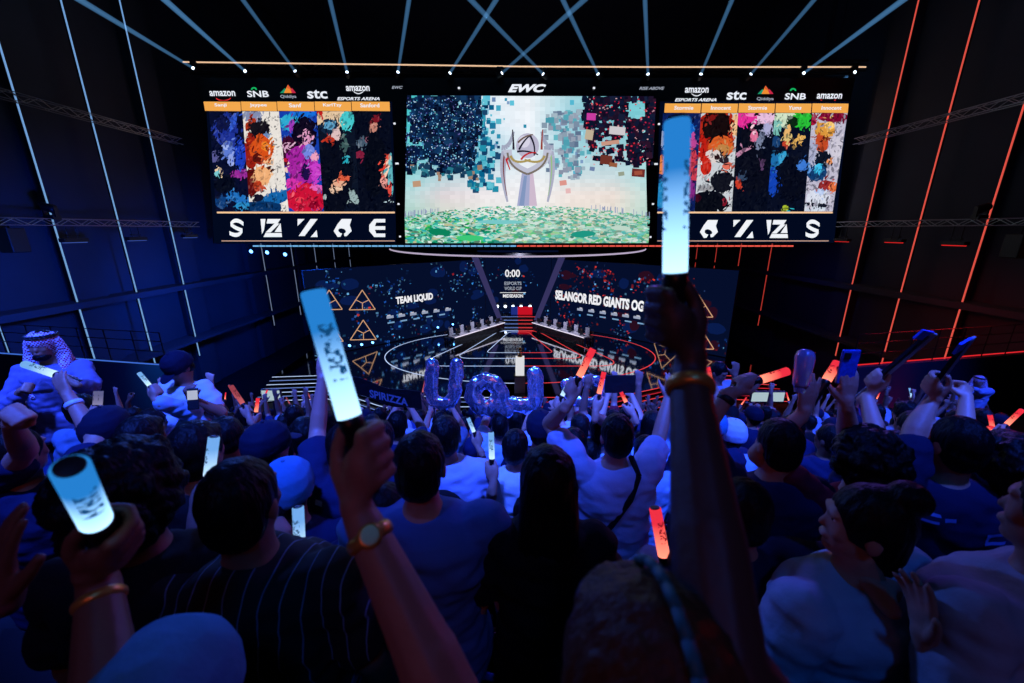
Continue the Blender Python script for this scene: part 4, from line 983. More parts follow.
    sh.loft([(t(.80), .172 * bulk + g, .125 * bulk + g, 0), (t(.9), .174 * bulk + g, .127 * bulk + g, 0), (t(1.05), .158 * bulk + g, .115 * bulk + g, 0), (t(1.18), .162 * bulk + g, .116 * bulk + g, 0), (t(1.29), .178 * bulk + g, .123 * bulk + g, 0), (t(1.385), .176 * bulk + g, .114 * bulk + g, 0), (t(1.44), .128 * bulk + g, .086 + g, -.005), (t(1.475), .072 + g * .6, .066 + g * .4, -.005)])
    # legs
    for s in (-1, 1):
        hip = V((s * .09, 0, t(.88)))
        if seated: kn = V((s * .12, .42, t(.92) - .02)); an = V((s * .12, .42, .08))
        else:
            kn = V((s * .10, .03 + max(0, -dz) * .6, max(.48 + dz * .5, .3))); an = V((s * .11, -.02, .08))
        sk.cap(kn, an, .055, .04); sk.cap(hip, kn, .085, .06); sk.ell(an + V((0, .06, -.035)), (.045, .12, .04))
        pl = spec.get('short_pants', False)
        pa.cap(hip, kn if not pl else hip + (kn - hip) * .8, .10, .078 if not pl else .092)
        if not pl: pa.cap(kn, an, .075, .058)
    pa.loft([(t(.82), .155 * bulk, .115 * bulk, 0), (t(.96), .166 * bulk, .12 * bulk, 0), (t(.99), .16 * bulk, .115 * bulk, 0)])
    return dict(skin=sk, shirt=sh, pants=pa, hc=hc, R=R, holds=holds, ends=ends)
def xf(soup, M):
    s = Soup(); s.v = [tuple(M @ Vector(p)) for p in soup.v]; s.f = soup.f; s.m = soup.m; return s
def cap_soup(c, R, brim=1):
    h = Soup(); n = 18
    h.ell(c + R @ Vector((0, -.008, .038)), (.088, .103, .082), R, 18, 12)
    return h
def tier_for(y): return max(-8, min(17, math.floor((y + .62 - .75) / .95)))
def floor_at(y): k = tier_for(y); z = 10 - 2.13 - .452 * k; return z if z > .05 else 0.
PEOPLE = []
def person(label, head, yaw=0., L=None, R=None, shirt=None, skin='tan', hair='short', hcol='black', group=None, voxel=.008, bulk=1., look=0., nod=0., sleeve=.62, extras=(), lean=0., floor=None, cat='person', parts=True, hat=None, fold=.019, pants=None, short_pants=False, hk=1.0, seat=None, EL=None, ER=None, brim=True):
    """head: world point of the head centre. L / R: world arm specs."""
    fz = floor_at(head.y) if floor is None else floor
    h = head.z - fz; seated = False
    if floor is None:
        alt = floor_at(head.y - .95)
        for f2 in (alt, floor_at(head.y + .95)):
            if abs((head.z - f2) - 1.63) < abs(h - 1.63) - .05: h = head.z - f2; fz = f2
    if seat or h < 1.36: seated = True
    dz = h - 1.63
    base = Vector((head.x, head.y, fz)); Mw = Matrix.Translation(base) @ Matrix.Rotation(yaw, 4, 'Z') @ Matrix.Translation((0, 0, 0)); 
    # lean about the hips
    if lean: Mw = Mw @ Matrix.Translation((0, -math.sin(lean) * .7 * -1 * -1, 0)) @ Matrix.Translation((0, 0, .9 + dz)) @ Matrix.Rotation(-lean, 4, 'X') @ Matrix.Translation((0, 0, -.9 - dz))
    Mi = Mw.inverted(); Rm = Mi.to_3x3()
    def conv(a):
        if a is None: return None
        if a[0] == 'w' and len(a) < 6:       # let a raised arm reach forward rather than fold sideways
            sd = -1 if a is L else 1; Sw = Mw @ Vector((sd * .165 * bulk, 0, 1.44 + dz)); q = Vector(a[1])
            if q.z > Sw.z + .08:
                dr = (q - CAM).normalized()
                for _ in range(40):
                    if (q - Sw).length >= .515: break
                    q = q + dr * .02
                a = (a[0], q) + tuple(a[2:])
        out = [a[0], Mi @ a[1]]
        if a[0] == 's': out.append(Rm @ a[2]); out += [Rm @ q for q in a[3:]]
        else: out.append(a[2]); out += [(Rm @ q if q is not None else None) for q in a[3:]]
        return tuple(out)
    sp = dict(dz=dz, seated=seated, bulk=bulk, look=look, nod=nod, sleeve=sleeve, L=conv(L), R=conv(R), short_pants=short_pants, hk=hk, EL=None if EL is None else Mi @ EL, ER=None if ER is None else Mi @ ER)
    bd = body(sp); off = Matrix.Translation(-base) @ Mw
    root = link('person', remesh(xf(bd['skin'], off), 'body', voxel, SKINS[skin], 3 if voxel > .006 else 5), None, base)
    tag(root, label, cat, group)
    link('shirt', remesh(xf(bd['shirt'], off), 'shirt', voxel * 1.25, shirt or cloth('navy_cloth', (24, 32, 60)), 6, fold, (6.5, 6.5, 13.), seed=len(PEOPLE) * 3.1), root)
    link('trousers', remesh(xf(bd['pants'], off), 'trousers', .016, pants or M_PANTS, 3), root)
    if hair:
        hs = hair_soup(hair, Vector((0, 0, 0))); Mh = off @ Matrix.Translation(bd['hc']) @ bd['R'].to_4x4()
        amp = {'short': .003, 'buzz': .002, 'fringe': .004, 'long': .004, 'bun': .003, 'bob': .004, 'curly': .010, 'afro': .010, 'beard_short': .003}[hair]
        link('hair', remesh(xf(hs, Mh), 'hair', max(.007, voxel * .9), HAIR[hcol], 3, amp, (55, 55, 12) if hair not in ('curly', 'afro') else (40, 40, 40), seed=len(PEOPLE)), root)
    Mh = off @ Matrix.Translation(bd['hc']) @ bd['R'].to_4x4()
    if hat:
        m = hat
        hs = Soup(); hs.loft([(-.012, .088, .104, -.014), (.0, .096, .112, -.014), (.045, .098, .113, -.014), (.09, .088, .102, -.014), (.125, .060, .072, -.014), (.142, .022, .028, -.014)])
        c_ = link('cap', remesh(xf(hs, Mh), 'cap', .008, m, 2), root)
        if brim:
            b = Soup(); b.ell((0, .112, .004), (.066, .068, .008), Matrix.Rotation(-.28, 3, 'X')); link('brim', remesh(xf(b, Mh), 'brim', .006, m, 1), c_)
            bt = MB(); bt.ball(Mh @ Vector((0, -.014, .143)), .008, 8, 5); bt.build('button', m, c_)
    PEOPLE.append((root, bd, off, base, Mh))
    return root, Mh, off, bd
def face_eyes(root, Mh):
    for s in (-1, 1):
        e = MB().ball(Mh @ Vector((s * .029, .066, .014)), .0125, 10, 7).build('eye', M_EYE, root, smooth=True)
        MB().ball(Mh @ Vector((s * .029, .0755, .014)), .0055, 8, 6).build('pupil', M_PUPIL, e, smooth=True)
    m = Soup(); m.ell((0, .085, -.056), (.021, .006, .005)); link('mouth', xf(m, Mh).mesh('mouth', M_LIP, True), root)

from mathutils.bvhtree import BVHTree
def decal(root, off, polys, m, name='back_print', lift=.003, hz=0.):
    """thin printed shape lying on the back of the shirt; polys are lists of (x, z) in body coordinates"""
    sh = [c for c in COL.objects if c.parent == root and c.name.startswith('shirt')][0]
    bv = BVHTree.FromPolygons([v.co for v in sh.data.vertices], [tuple(p.vertices) for p in sh.data.polygons])
    mb = MB(); R3 = off.to_3x3(); out = R3 @ Vector((0, -1, 0))
    for x0, z0, x1, z1 in polys:
        nx, nz = max(1, int(abs(x1 - x0) / .012)), max(1, int(abs(z1 - z0) / .012)); vs = []
        for j in range(nz + 1):
            for i in range(nx + 1):
                o_ = off @ Vector((x0 + (x1 - x0) * i / nx, -.6, z0 + (z1 - z0) * j / nz + hz)); h = bv.ray_cast(o_, -out)
                vs.append((h[0] if h[0] is not None else o_ - out * .45) + out * lift)
        mb.add(vs, [(j * (nx + 1) + i, j * (nx + 1) + i + 1, (j + 1) * (nx + 1) + i + 1, (j + 1) * (nx + 1) + i) for j in range(nz) for i in range(nx)])
    return mb.build(name, m, root)
# ---- light sticks
def glow_mat(name, c0, c1, s0, s1):
    m = bpy.data.materials.new(name); m.use_nodes = True; nt = m.node_tree; n = nt.nodes; l = nt.links; n.clear()
    tc = n.new('ShaderNodeTexCoord'); sx = n.new('ShaderNodeSeparateXYZ'); l.new(tc.outputs['Object'], sx.inputs[0])
    mr = n.new('ShaderNodeMapRange'); mr.inputs['From Min'].default_value = .12; mr.inputs['From Max'].default_value = .30; l.new(sx.outputs['Z'], mr.inputs[0])
    mx = n.new('ShaderNodeMix'); mx.data_type = 'RGBA'; mx.inputs[6].default_value = (*[t * s0 for t in lin(c0)], 1); mx.inputs[7].default_value = (*[t * s1 for t in lin(c1)], 1); l.new(mr.outputs[0], mx.inputs[0]); mx.clamp_result = False
    # printed specks on the tube
    nz = n.new('ShaderNodeTexNoise'); nz.inputs['Scale'].default_value = 95; nz.inputs['Detail'].default_value = 2; l.new(tc.outputs['Object'], nz.inputs['Vector'])
    gt = n.new('ShaderNodeMath'); gt.operation = 'GREATER_THAN'; gt.inputs[1].default_value = .53; l.new(nz.outputs['Fac'], gt.inputs[0])
    a1 = n.new('ShaderNodeMath'); a1.operation = 'COMPARE'; a1.inputs[1].default_value = .255; a1.inputs[2].default_value = .055; l.new(sx.outputs['Z'], a1.inputs[0])
    a2 = n.new('ShaderNodeMath'); a2.operation = 'COMPARE'; a2.inputs[1].default_value = .003; a2.inputs[2].default_value = .011; l.new(sx.outputs['X'], a2.inputs[0])
    q = n.new('ShaderNodeMath'); q.operation = 'MULTIPLY'; l.new(gt.outputs[0], q.inputs[0]); l.new(a1.outputs[0], q.inputs[1])
    q2 = n.new('ShaderNodeMath'); q2.operation = 'MULTIPLY'; l.new(q.outputs[0], q2.inputs[0]); l.new(a2.outputs[0], q2.inputs[1])
    m2 = n.new('ShaderNodeMix'); m2.data_type = 'RGBA'; l.new(q2.outputs[0], m2.inputs[0]); l.new(mx.outputs[2], m2.inputs[6]); m2.inputs[7].default_value = (*[t * .30 * s1 for t in lin(c1)], 1)
    e = n.new('ShaderNodeEmission'); o = n.new('ShaderNodeOutputMaterial'); l.new(m2.outputs[2], e.inputs[0]); l.new(e.outputs[0], o.inputs[0]); return m
G_BLUE = glow_mat('blue_glow_tube', (165, 215, 255), (40, 135, 220), 2.2, .9)
G_CYAN = glow_mat('pale_blue_glow_tube', (190, 225, 255), (120, 180, 250), 1.3, .9)
G_RED = glow_mat('red_glow_tube', (255, 130, 105), (245, 50, 70), 1.9, .95)
G_PINK = glow_mat('pink_glow_tube', (225, 110, 120), (190, 80, 100), .75, .6)
G_LILAC = glow_mat('lilac_glow_tube', (170, 165, 215), (130, 130, 190), .6, .5)
M_HANDLE = mat('black_stick_handle', (9, 9, 11), .4)
STICKM = {}
def stick_meshes(gm, r=.0178):
    if gm.name not in STICKM:
        h = MB().lathe([(.013, 0), (.0155, .006), (.0155, .10), (.0185, .108), (.0185, .124), (.017, .125)], n=20).mesh('handle', M_HANDLE, True)
        tb = MB().lathe([(r - .001, .122), (r, .126), (r, .372), (r - .0015, .376)], n=24).mesh('tube', gm, True)
        cp = MB().lathe([(r * .80, .3765), (r * .80, .380), (r * .72, .3815)], n=20).mesh('end_cap', M_BLACK, True)
        STICKM[gm.name] = (h, tb, cp)
    return STICKM[gm.name]
def stick(base, axis, gm, label, group=None, s=1.0, length=None):
    t = empty('light_stick', base, 0, label, 'light stick', group)
    t.rotation_mode = 'QUATERNION'; t.rotation_quaternion = axis.to_track_quat('Z', 'Y'); t.scale = (s, s, s if length is None else length / .38)
    h, tb, cp = stick_meshes(gm); a = link('handle', h, t); b = link('tube', tb, t); c = link('end_cap', cp, t)
    return t
# ================================================================= people and things near the camera
V = Vector
C_NAVY = cloth('navy_jersey', (20, 28, 62)); C_BLACK = cloth('black_cloth', (14, 14, 18)); C_BLUE = cloth('blue_tee', (66, 96, 150)); C_WHITE = cloth('white_tee', (205, 205, 215))
C_GREY = cloth('grey_tee', (140, 142, 156)); C_LILAC = cloth('pale_lilac_tee', (170, 172, 205)); C_RED = cloth('red_sleeve', (110, 16, 30)); C_TEAL = cloth('steel_blue_tee', (86, 112, 140))
C_PALE = cloth('pale_blue_shirt', (150, 175, 205)); C_CAP = cloth('pale_blue_cap', (60, 125, 170)); C_CAPD = cloth('navy_cap', (13, 18, 42)); C_CAPW = cloth('white_cap', (190, 195, 215))
# pin striped black shirt
C_STR = mat('pinstripe_shirt', (12, 12, 16), .85)
nt = C_STR.node_tree; tc = nt.nodes.new('ShaderNodeTexCoord'); sx = nt.nodes.new('ShaderNodeSeparateXYZ'); nt.links.new(tc.outputs['Object'], sx.inputs[0])
mm = nt.nodes.new('ShaderNodeMath'); mm.operation = 'PINGPONG'; mm.inputs[1].default_value = .021; nt.links.new(sx.outputs['X'], mm.inputs[0])
lt = nt.nodes.new('ShaderNodeMath'); lt.operation = 'LESS_THAN'; lt.inputs[1].default_value = .0014; nt.links.new(mm.outputs[0], lt.inputs[0])
mx = nt.nodes.new('ShaderNodeMix'); mx.data_type = 'RGBA'; mx.inputs[6].default_value = (*lin((12, 12, 16)), 1); mx.inputs[7].default_value = (*lin((110, 120, 150)), 1)
nt.links.new(lt.outputs[0], mx.inputs[0]); nt.links.new(mx.outputs[2], nt.nodes['Principled BSDF'].inputs['Base Color'])

def held(px0, py0, d0, px1, py1, d1):
    """axis and grip point of a stick whose lit part runs from pixel 0 (at the hand) to pixel 1 (free end)"""
    a, b = P(px0, py0, d0), P(px1, py1, d1); ax = (b - a).normalized(); L = (b - a).length
    s = 1.0; return a, ax, L
def held_stick(p0, p1, gm, label, group=None, s=1.0):
    a, ax, L = held(*p0, *p1); base = a - ax * (.122 * s)
    ln = L + .128 * s
    t = stick(base, ax, gm, label, group, s, None); t.scale = (s, s, s)
    zt = (L + .124 * s) / .38
    # stretch only the lit tube to the seen length
    for c in COL.objects:
        if c.parent == t and c.name.startswith(('tube', 'end_cap')):
            k = L / (.254 * s); c.scale = (1, 1, k); c.location = (0, 0, .122 * (1 - k))
    G = base + ax * (.062 * s)
    return G, ax
def wristband(root, off_base, p, ax, r, m, w=.012, name='wristband'):
    mb = MB(); M = frame(ax.normalized(), Vector((0, 1, 0))); n = 24
    mb.lathe([(r, -w), (r + .003, -w * .6), (r + .004, 0), (r + .003, w * .6), (r, w)], n=n, M=M)
    return mb.build(name, m, root, p - off_base, smooth=True)
M_GOLDW = mat('gold_watch', (205, 150, 70), .35, .6); M_GLASS = mat('watch_face', (190, 150, 90), .3, .6); M_BAND = mat('fabric_band', (90, 70, 50), .7)
BACK = V((0, -1, .05))

# 1. big raised arm right of centre, its owner just outside the picture
G1, a1 = held_stick((675, 274, .60), (677, 120, .55), G_BLUE, 'blue light stick raised highest in the big dark fist right of centre', None, 1.0)
r1 = person('person in black whose large dark raised arm rises right of centre', V((.60, .15, 9.50)), 0, L=('s', G1, a1, V((.3, -1, .0))), EL=P(722, 662, .40), skin='deep', shirt=C_BLACK, voxel=.0045, hk=.98)
S_, E_, W_ = [r1[2] @ q for q in r1[3]['ends']['L']]
wb = wristband(r1[0], V((0, 0, 0)), E_ + (W_ - E_) * .93, W_ - E_, .032, M_GOLDW, .010, 'bracelet')
# 2. raised arm left of centre with a gold watch
G2, a2 = held_stick((350, 418, .60), (313, 291, .58), G_BLUE, 'blue light stick in the raised hand with the gold watch, left of centre', None, 1.0)
r2 = person('person in a dark tee at the bottom edge raising an arm with gold watch', V((-.07, .1, 9.36)), 0, R=('s', G2, a2, V((-.25, -1, .15))), ER=P(470, 745, .50), skin='tan', shirt=C_BLACK, voxel=.0045, hk=1.0)
S_, E_, W_ = [r2[2] @ q for q in r2[3]['ends']['R']]
wp = E_ + (W_ - E_) * .93; wb = wristband(r2[0], V((0, 0, 0)), wp, W_ - E_, .0300, M_GOLDW, .010, 'watch')
toC = (CAM - V(r2[0].location) - wp).normalized(); ax_ = (W_ - E_).normalized(); nn = (toC - ax_ * toC.dot(ax_)).normalized()
MB().lathe([(.016, 0), (.017, .003), (.0165, .007), (.013, .008)], n=20, M=frame(nn, ax_)).build('watch_case', M_GOLDW, wb, nn * .028, smooth=True)
MB().lathe([(.012, .0082), (.012, .0090)], n=18, M=frame(nn, ax_)).build('watch_face', M_GLASS, wb, nn * .028)
# 3. lower left person clapping a stick
G3, a3 = held_stick((96, 521, .585), (70, 467, .49), G_BLUE, 'blue light stick pointing at the viewer with open black end, bottom left', None, 1.05)
WL = P(6, 594, .50)
r3 = person('person at the lower left edge with a dark open hand and a gold banded wrist', V((-.72, .06, 9.50)), 0, R=('s', G3, a3, V((.25, -1, .1)), V((.7, -.2, -.7))), L=('w', WL, 'open', V((.16, .12, 1)), V((.5, .8, 0))), skin='brown', shirt=C_BLACK, voxel=.0045)
S_, E_, W_ = [r3[2] @ q for q in r3[3]['ends']['R']]
wristband(r3[0], V((0, 0, 0)), E_ + (W_ - E_) * .88, W_ - E_, .0295, M_GOLDW, .008, 'bracelet')
# 4. pale cap at the bottom edge
person('person seen only as a pale blue rounded cap at the bottom left edge', P(168, 716, .62), 0, skin='tan', shirt=C_BLACK, hat=C_CAP, hair='buzz', brim=False)
# 5. brown haired woman at the bottom edge with a teal tie
h5 = P(646, 702, .41); r5 = person('person with brown tied-back hair and a teal hair tie at the bottom edge', h5, 0, skin='tan', shirt=C_BLACK, hair='long', hcol='brown', voxel=.008)
t5 = Soup(); Mh = r5[1]
t5.chain([Mh @ V((.01, .112 * math.sin(-1.2 + i * .22) - .016, .112 * math.cos(-1.2 + i * .22) + .03)) for i in range(12)], [.006] * 12)
link('hair_tie', t5.mesh('hair_tie', mat('teal_tie', (16, 90, 100), .6), True), r5[0])
# 6. big dark rounded hair
person('person with huge rounded black hair at the lower left, seen from behind', P(126, 500, 1.0), .15, skin='brown', shirt=C_BLACK, hair='afro', bulk=1.05)
# 7. pin stripes
person('person in a black pin-striped shirt with short hair, seen from behind', P(241, 506, .99), 0, skin='tan', shirt=C_STR, hair='short', bulk=1.12, sleeve=.7)
# 8. blue tee
person('broad man in a blue tee with short dark hair, below the silver balloons', P(420, 468, 1.30), 0, skin='light', shirt=C_BLUE, hair='short', bulk=1.15)
# 9. long dark hair
person('person with long straight black hair and dark top in the centre of the crowd', P(548, 484, 1.28), 0, skin='light', shirt=C_BLACK, hair='long', bulk=.9)
# 10. man with strap
d = 2.05
g, a = held_stick((579, 377, d), (593, 349, d), G_RED, 'red light stick above the man with the shoulder strap, taller of two', None, 1.0)
r10 = person('man in a pale lilac tee with a black shoulder strap and both arms raised', P(617, 437, d), 0, L=('s', g, a), R=('w', P(668, 398, d), 'open'), skin='light', shirt=C_LILAC, hair='short', bulk=1.08, voxel=.007)
off = r10[2]; dz = P(617, 437, d).z - r10[0].location.z - 1.63
st_ = MB(); pts = [off @ V(q) for q in ((.09, .02, 1.50 + dz), (.10, -.09, 1.46 + dz), (.05, -.145, 1.36 + dz), (-.03, -.15, 1.22 + dz), (-.12, -.14, 1.08 + dz), (-.18, -.08, .98 + dz))]
for i in range(len(pts) - 1): st_.tube(pts[i], pts[i + 1], .016, n=8)
st_.build('shoulder_strap', C_BLACK, r10[0])
# 11. navy jersey behind the watch arm
d = 1.85
r11 = person('man in a shiny navy jersey with one bare arm raised, behind the watch arm', P(346, 448, d), 0, L=('w', P(322, 382, d), 'open'), skin='light', shirt=C_NAVY, hair='short', bulk=1.1)
hz = P(346, 448, d).z - r11[0].location.z
decal(r11[0], r11[2], [(.03, -.27, .06, -.24), (-.12, -.22, -.08, -.20)], mat('white_print', (200, 205, 225), .6), 'back_logo', hz=hz)
decal(r11[0], r11[2], [(-.17, -.40, .17, -.392), (-.16, -.44, .16, -.433), (-.15, -.48, .15, -.473)], mat('blue_stripe_print', (50, 70, 140), .6), 'stripes', hz=hz)
# 12. backpack man
d = 2.2
r12 = person('person in a pale shirt with black backpack straps behind the blue tee man', P(446, 437, d), 0, skin='tan', shirt=C_LILAC, hair='short', bulk=1.1)
hz = 1.63 + (P(446, 437, d).z - r12[0].location.z - 1.63)
bp = Soup(); bp.ell((0, -.20, hz - .42), (.15, .09, .22)); link('backpack', remesh(xf(bp, r12[2]), 'backpack', .012, C_BLACK, 3), r12[0])
# 13. centre row
for args in (
    ('person in a pale tee with a black cap turned away beside the long-haired one', (516, 448, 2.5), dict(shirt=C_WHITE, hair='short')),
    ('person in a dark tee with short hair under the silver balloon letters', (540, 430, 2.7), dict(shirt=C_NAVY, hair='short', hat=C_CAPD)),
    ('person in a grey tee right of the balloons, arms down', (590, 455, 2.9), dict(shirt=C_GREY, hair='short')),
    ('person with a dark bob, shoulder to shoulder left of the strap man', (573, 447, 2.6), dict(shirt=C_NAVY, hair='bob')),
    ('person in a pale blue tee between strap man and the big dark arm', (645, 452, 2.8), dict(shirt=C_PALE, hair='short')),
    ('person with a navy cap worn low behind the pin-striped person', (268, 448, 2.0), dict(shirt=C_NAVY, hair='short', hat=C_CAPD)),
    ('person in a pale blue cap directly behind the pin-striped shirt', (288, 492, 1.6), dict(shirt=C_NAVY, hair='buzz', hat=C_CAP)),
    ('person in black with short hair left of the navy cap', (228, 437, 2.5), dict(shirt=C_BLACK, hair='short')),
    ('person in a dark tee with ear-length hair right of the navy cap', (305, 437, 2.4), dict(shirt=C_NAVY, hair='fringe')),
    ('person in a flat dark cap behind the huge rounded hair', (107, 432, 2.1), dict(shirt=C_PALE, hair='short', hat=C_CAPD)),
    ('person with short dark hair beside the flat dark cap', (142, 440, 2.0), dict(shirt=C_NAVY, hair='fringe', bulk=1.1)),
    ('person in a steel blue tee standing left of the blue barrier glow', (82, 410, 3.0), dict(shirt=C_TEAL, hair='short')),
    ('person in a white backward cap near the standing man with the phone', (168, 432, 3.3), dict(shirt=C_GREY, hair='buzz', hat=C_CAPW)),
    ('person with round dark hair right of the standing man with the phone', (224, 437, 2.9), dict(shirt=C_NAVY, hair='curly')),
    ('person in a white cap below the standing man in grey', (733, 436, 3.1), dict(shirt=C_PALE, hair='buzz', hat=C_CAPW)),
    ('person in a blue cap with a pale round badge by the big arm', (712, 427, 2.9), dict(shirt=C_NAVY, hair='buzz', hat=C_CAP)),
    ('person in a yellow-green tee at the right edge behind the jersey man', (1003, 452, 2.1), dict(shirt=cloth('olive_tee', (140, 150, 90)), hair='short', bulk=1.1)),
    ('person with tousled black hair at the far right edge', (1016, 470, 1.6), dict(shirt=C_NAVY, hair='curly')),
    ('person with short hair just left of the jersey man', (912, 428, 2.8), dict(shirt=C_NAVY, hair='short')),
    ('person in a navy tee between the curly hair and the crowd light sticks', (830, 440, 3.0), dict(shirt=C_NAVY, hair='short')),
    ('person in a dark tee low beneath the black banner', (382, 437, 2.9), dict(shirt=C_NAVY, hair='short', bulk=1.05)),
):
    person(args[0], P(*args[1]), rnd.uniform(-.2, .2), skin=rnd.choice(['light', 'tan', 'tan', 'brown']), voxel=.010, look=rnd.uniform(-.4, .4), **args[2])
# 14. woman with tied hair turning left, light shirt
d = 1.12
r14 = person('person in a pale blue shirt with tied black hair, face turned left, lower right', P(868, 528, d), .35, skin='light', shirt=C_PALE, hair='bun', bulk=1.15, look=.75, voxel=.006, R=('w', P(925, 640, d * .86), 'open', V((-.1, .3, 1)), V((-1, .1, 0))))
face_eyes(r14[0], r14[1])
S_, E_, W_ = [r14[2] @ q for q in r14[3]['ends']['R']]
wristband(r14[0], V((0, 0, 0)), E_ + (W_ - E_) * .86, W_ - E_, .031, mat('cream_strap', (200, 195, 175), .6), .012)
# 15. right edge man in grey tee, big stick
d = .92
g, a = held_stick((976, 612, 1.06), (1042, 560, 1.0), G_CYAN, 'bright white-blue light stick at the bottom right edge', None, 1.05)
r15 = person('person in a grey tee at the right edge, bottom corner', P(1072, 522, d), .2, skin='tan', shirt=C_GREY, hair='short', bulk=1.2, voxel=.007, look=.25, L=('s', g, a, V((.2, -.6, -.8)), V((-.3, -.4, -1))))
# 16. navy jersey man with the long flat banner stick
d = 1.62
FB2 = (P(934, 388, 1.72), (P(972, 338, 1.55) - P(934, 388, 1.72)).normalized())
r16 = person('man in a navy jersey with a pale back logo and both fists raised, right', P(957, 446, d), 0, L=('s', FB2[0] + FB2[1] * .03, FB2[1], V((-.3, -1, 0)), V((-.3, -1, -.3))), R=('w', P(966, 400, d * 1.05), 'fist'), EL=P(915, 430, 1.70), skin='light', shirt=C_NAVY, hair='short', bulk=1.2, voxel=.007)
# pale logo on the jersey back
hz = P(957, 446, d).z - r16[0].location.z
M_PRINT = mat('pale_print', (110, 125, 200), .6)
decal(r16[0], r16[2], [(.02, -.30, .15, -.285), (.02, -.335, .11, -.322), (.02, -.335, .034, -.285), (.085, -.42, .10, -.345)], M_PRINT, 'back_logo', hz=hz)
decal(r16[0], r16[2], [(-.20, -.235, -.14, -.225), (-.20, -.26, -.15, -.25), (-.13, -.25, -.09, -.235)], M_PRINT, 'shoulder_print', hz=hz)
# 17. navy tee man with the red stick
d = 1.72
g, a = held_stick((760, 380, d), (788, 371, d * 1.0), G_RED, 'red light stick held level by the man in the navy tee, pointing right', None, 1.0)
r17 = person('man in a navy tee with a thick raised left arm holding a level red stick', P(779, 446, d), 0, L=('s', g, a, V((0, -1, .2)), V((-1, -.2, -.2))), skin='light', shirt=C_NAVY, hair='short', bulk=1.15, voxel=.007)
S_, E_, W_ = [r17[2] @ q for q in r17[3]['ends']['L']]
wristband(r17[0], V((0, 0, 0)), E_ + (W_ - E_) * .86, W_ - E_, .033, M_BLACK, .014, 'watch')
# 18. curly woman in red sleeves, both arms raised
d = 1.68
g, a = held_stick((826, 381, d), (838, 362, d), G_RED, 'red light stick leaning right beside the clear raised bottle', None, 1.0)
r18 = person('person with big dark curly hair and dark red sleeves, arms raised', P(866, 462, d), 0, L=('w', P(803, 414, d * 1.0), 'open', V((.05, 0, 1)), None, V((-.8, .3, -.6))), R=('w', P(846, 404, d * 1.0), 'open', V((-.05, .05, 1)), None, V((.5, .6, -.8))), skin='light', shirt=C_RED, hair='afro', bulk=1.05, voxel=.007)
# 19. hidden person with the flat stick banner
d = 1.95
FB1 = (P(874, 384, 2.0), (P(934, 333, 1.8) - P(874, 384, 2.0)).normalized())
r19 = person('person behind the curly hair raising a fist around a long flat banner', P(893, 455, d), 0, L=('s', FB1[0] + FB1[1] * .03, FB1[1], V((-.3, -1, 0)), V((-.3, -1, -.3))), skin='light', shirt=C_NAVY, hair='short', bulk=1.1)
M_FLAT = mat('silver_flat_banner', (150, 155, 175), .35, .3); M_BLUEP = mat('blue_print', (40, 80, 200), .5)
def flat_banner(p0, p1, label, w=.05):
    a, b = P(*p0), P(*p1); L = (b - a).length; ax = (b - a).normalized(); M = frame(ax, V((.3, -1, .3)))
    t = empty('folded_banner', a, 0, label, 'banner', 'folded banners raised at the right')
    t.rotation_mode = 'QUATERNION'; t.rotation_quaternion = M.to_quaternion()
    MB().box((0, 0, L / 2 - .06), (w, .012, L + .12)).build('sheet', M_FLAT, t, bevel=.004)
    MB().box((w * .35, -.002, L * .55), (w * .35, .016, L * .8)).build('dark_edge', C_BLACK, t)
    MB().box((w * .9, .0, L - .02), (w * 1.5, .01, .05)).build('blue_tip', M_BLUEP, t)
flat_banner((874, 384, 2.0), (934, 333, 1.8), 'long folded silver banner slanting up right from the first raised fist')
flat_banner((934, 388, 1.72), (972, 338, 1.55), 'long folded silver banner slanting up right above the jersey man')
# 20. standing people at the sides (on low platforms)
def riser(x, y, z, floor, label):
    o = MB().box((0, 0, (z - floor) / 2), (1.0, .8, z - floor)).build('platform_box', M_BLACK, None, (x, y, floor), bevel=.02); tag(o, label, 'platform')
d = 3.3; hp = P(44, 345, d); fz = hp.z - 1.66; riser(hp.x, hp.y, fz, floor_at(hp.y), 'black platform box under the man in the checked headscarf at left')
C_THOBE = cloth('pale_checked_coat', (96, 92, 130)); C_KEF = cloth('red_white_headscarf', (150, 60, 90))
nt = C_KEF.node_tree; ck = nt.nodes.new('ShaderNodeTexChecker'); ck.inputs['Scale'].default_value = 75; ck.inputs[1].default_value = (*lin((200, 190, 215)), 1); ck.inputs[2].default_value = (*lin((150, 40, 70)), 1)
tc = nt.nodes.new('ShaderNodeTexCoord'); nt.links.new(tc.outputs['Object'], ck.inputs[0]); nt.links.new(ck.outputs[0], nt.nodes['Principled BSDF'].inputs['Base Color'])
def headscarf(r, Mh):
    s = Soup(); s.ell((0, -.014, .035), (.092, .106, .092))
    for sx_ in (-1, 1): s.chain([V((sx_ * .085, -.02, .03)), V((sx_ * .105, -.02, -.08)), V((sx_ * .115, .02, -.22)), V((sx_ * .09, .10, -.40))], [.03, .038, .046, .035])
    s.loft([(-.40, .19, .05, -.10), (-.25, .15, .06, -.09), (-.08, .10, .07, -.06), (.03, .09, .08, -.03)])
    k = link('headscarf', remesh(xf(s, Mh), 'headscarf', .010, C_KEF, 3, .008, 12.), r)
    c = MB()
    for dz_ in (.0, .014):
        for i in range(20):
            a_, b_ = 2 * math.pi * i / 20, 2 * math.pi * (i + 1) / 20
            q = lambda t: Mh @ V((.090 * math.cos(t), -.014 + .104 * math.sin(t), .075 + dz_)); c.tube(q(a_), q(b_), .008, n=8)
    c.build('head_cord', M_BLACK, k, smooth=True)
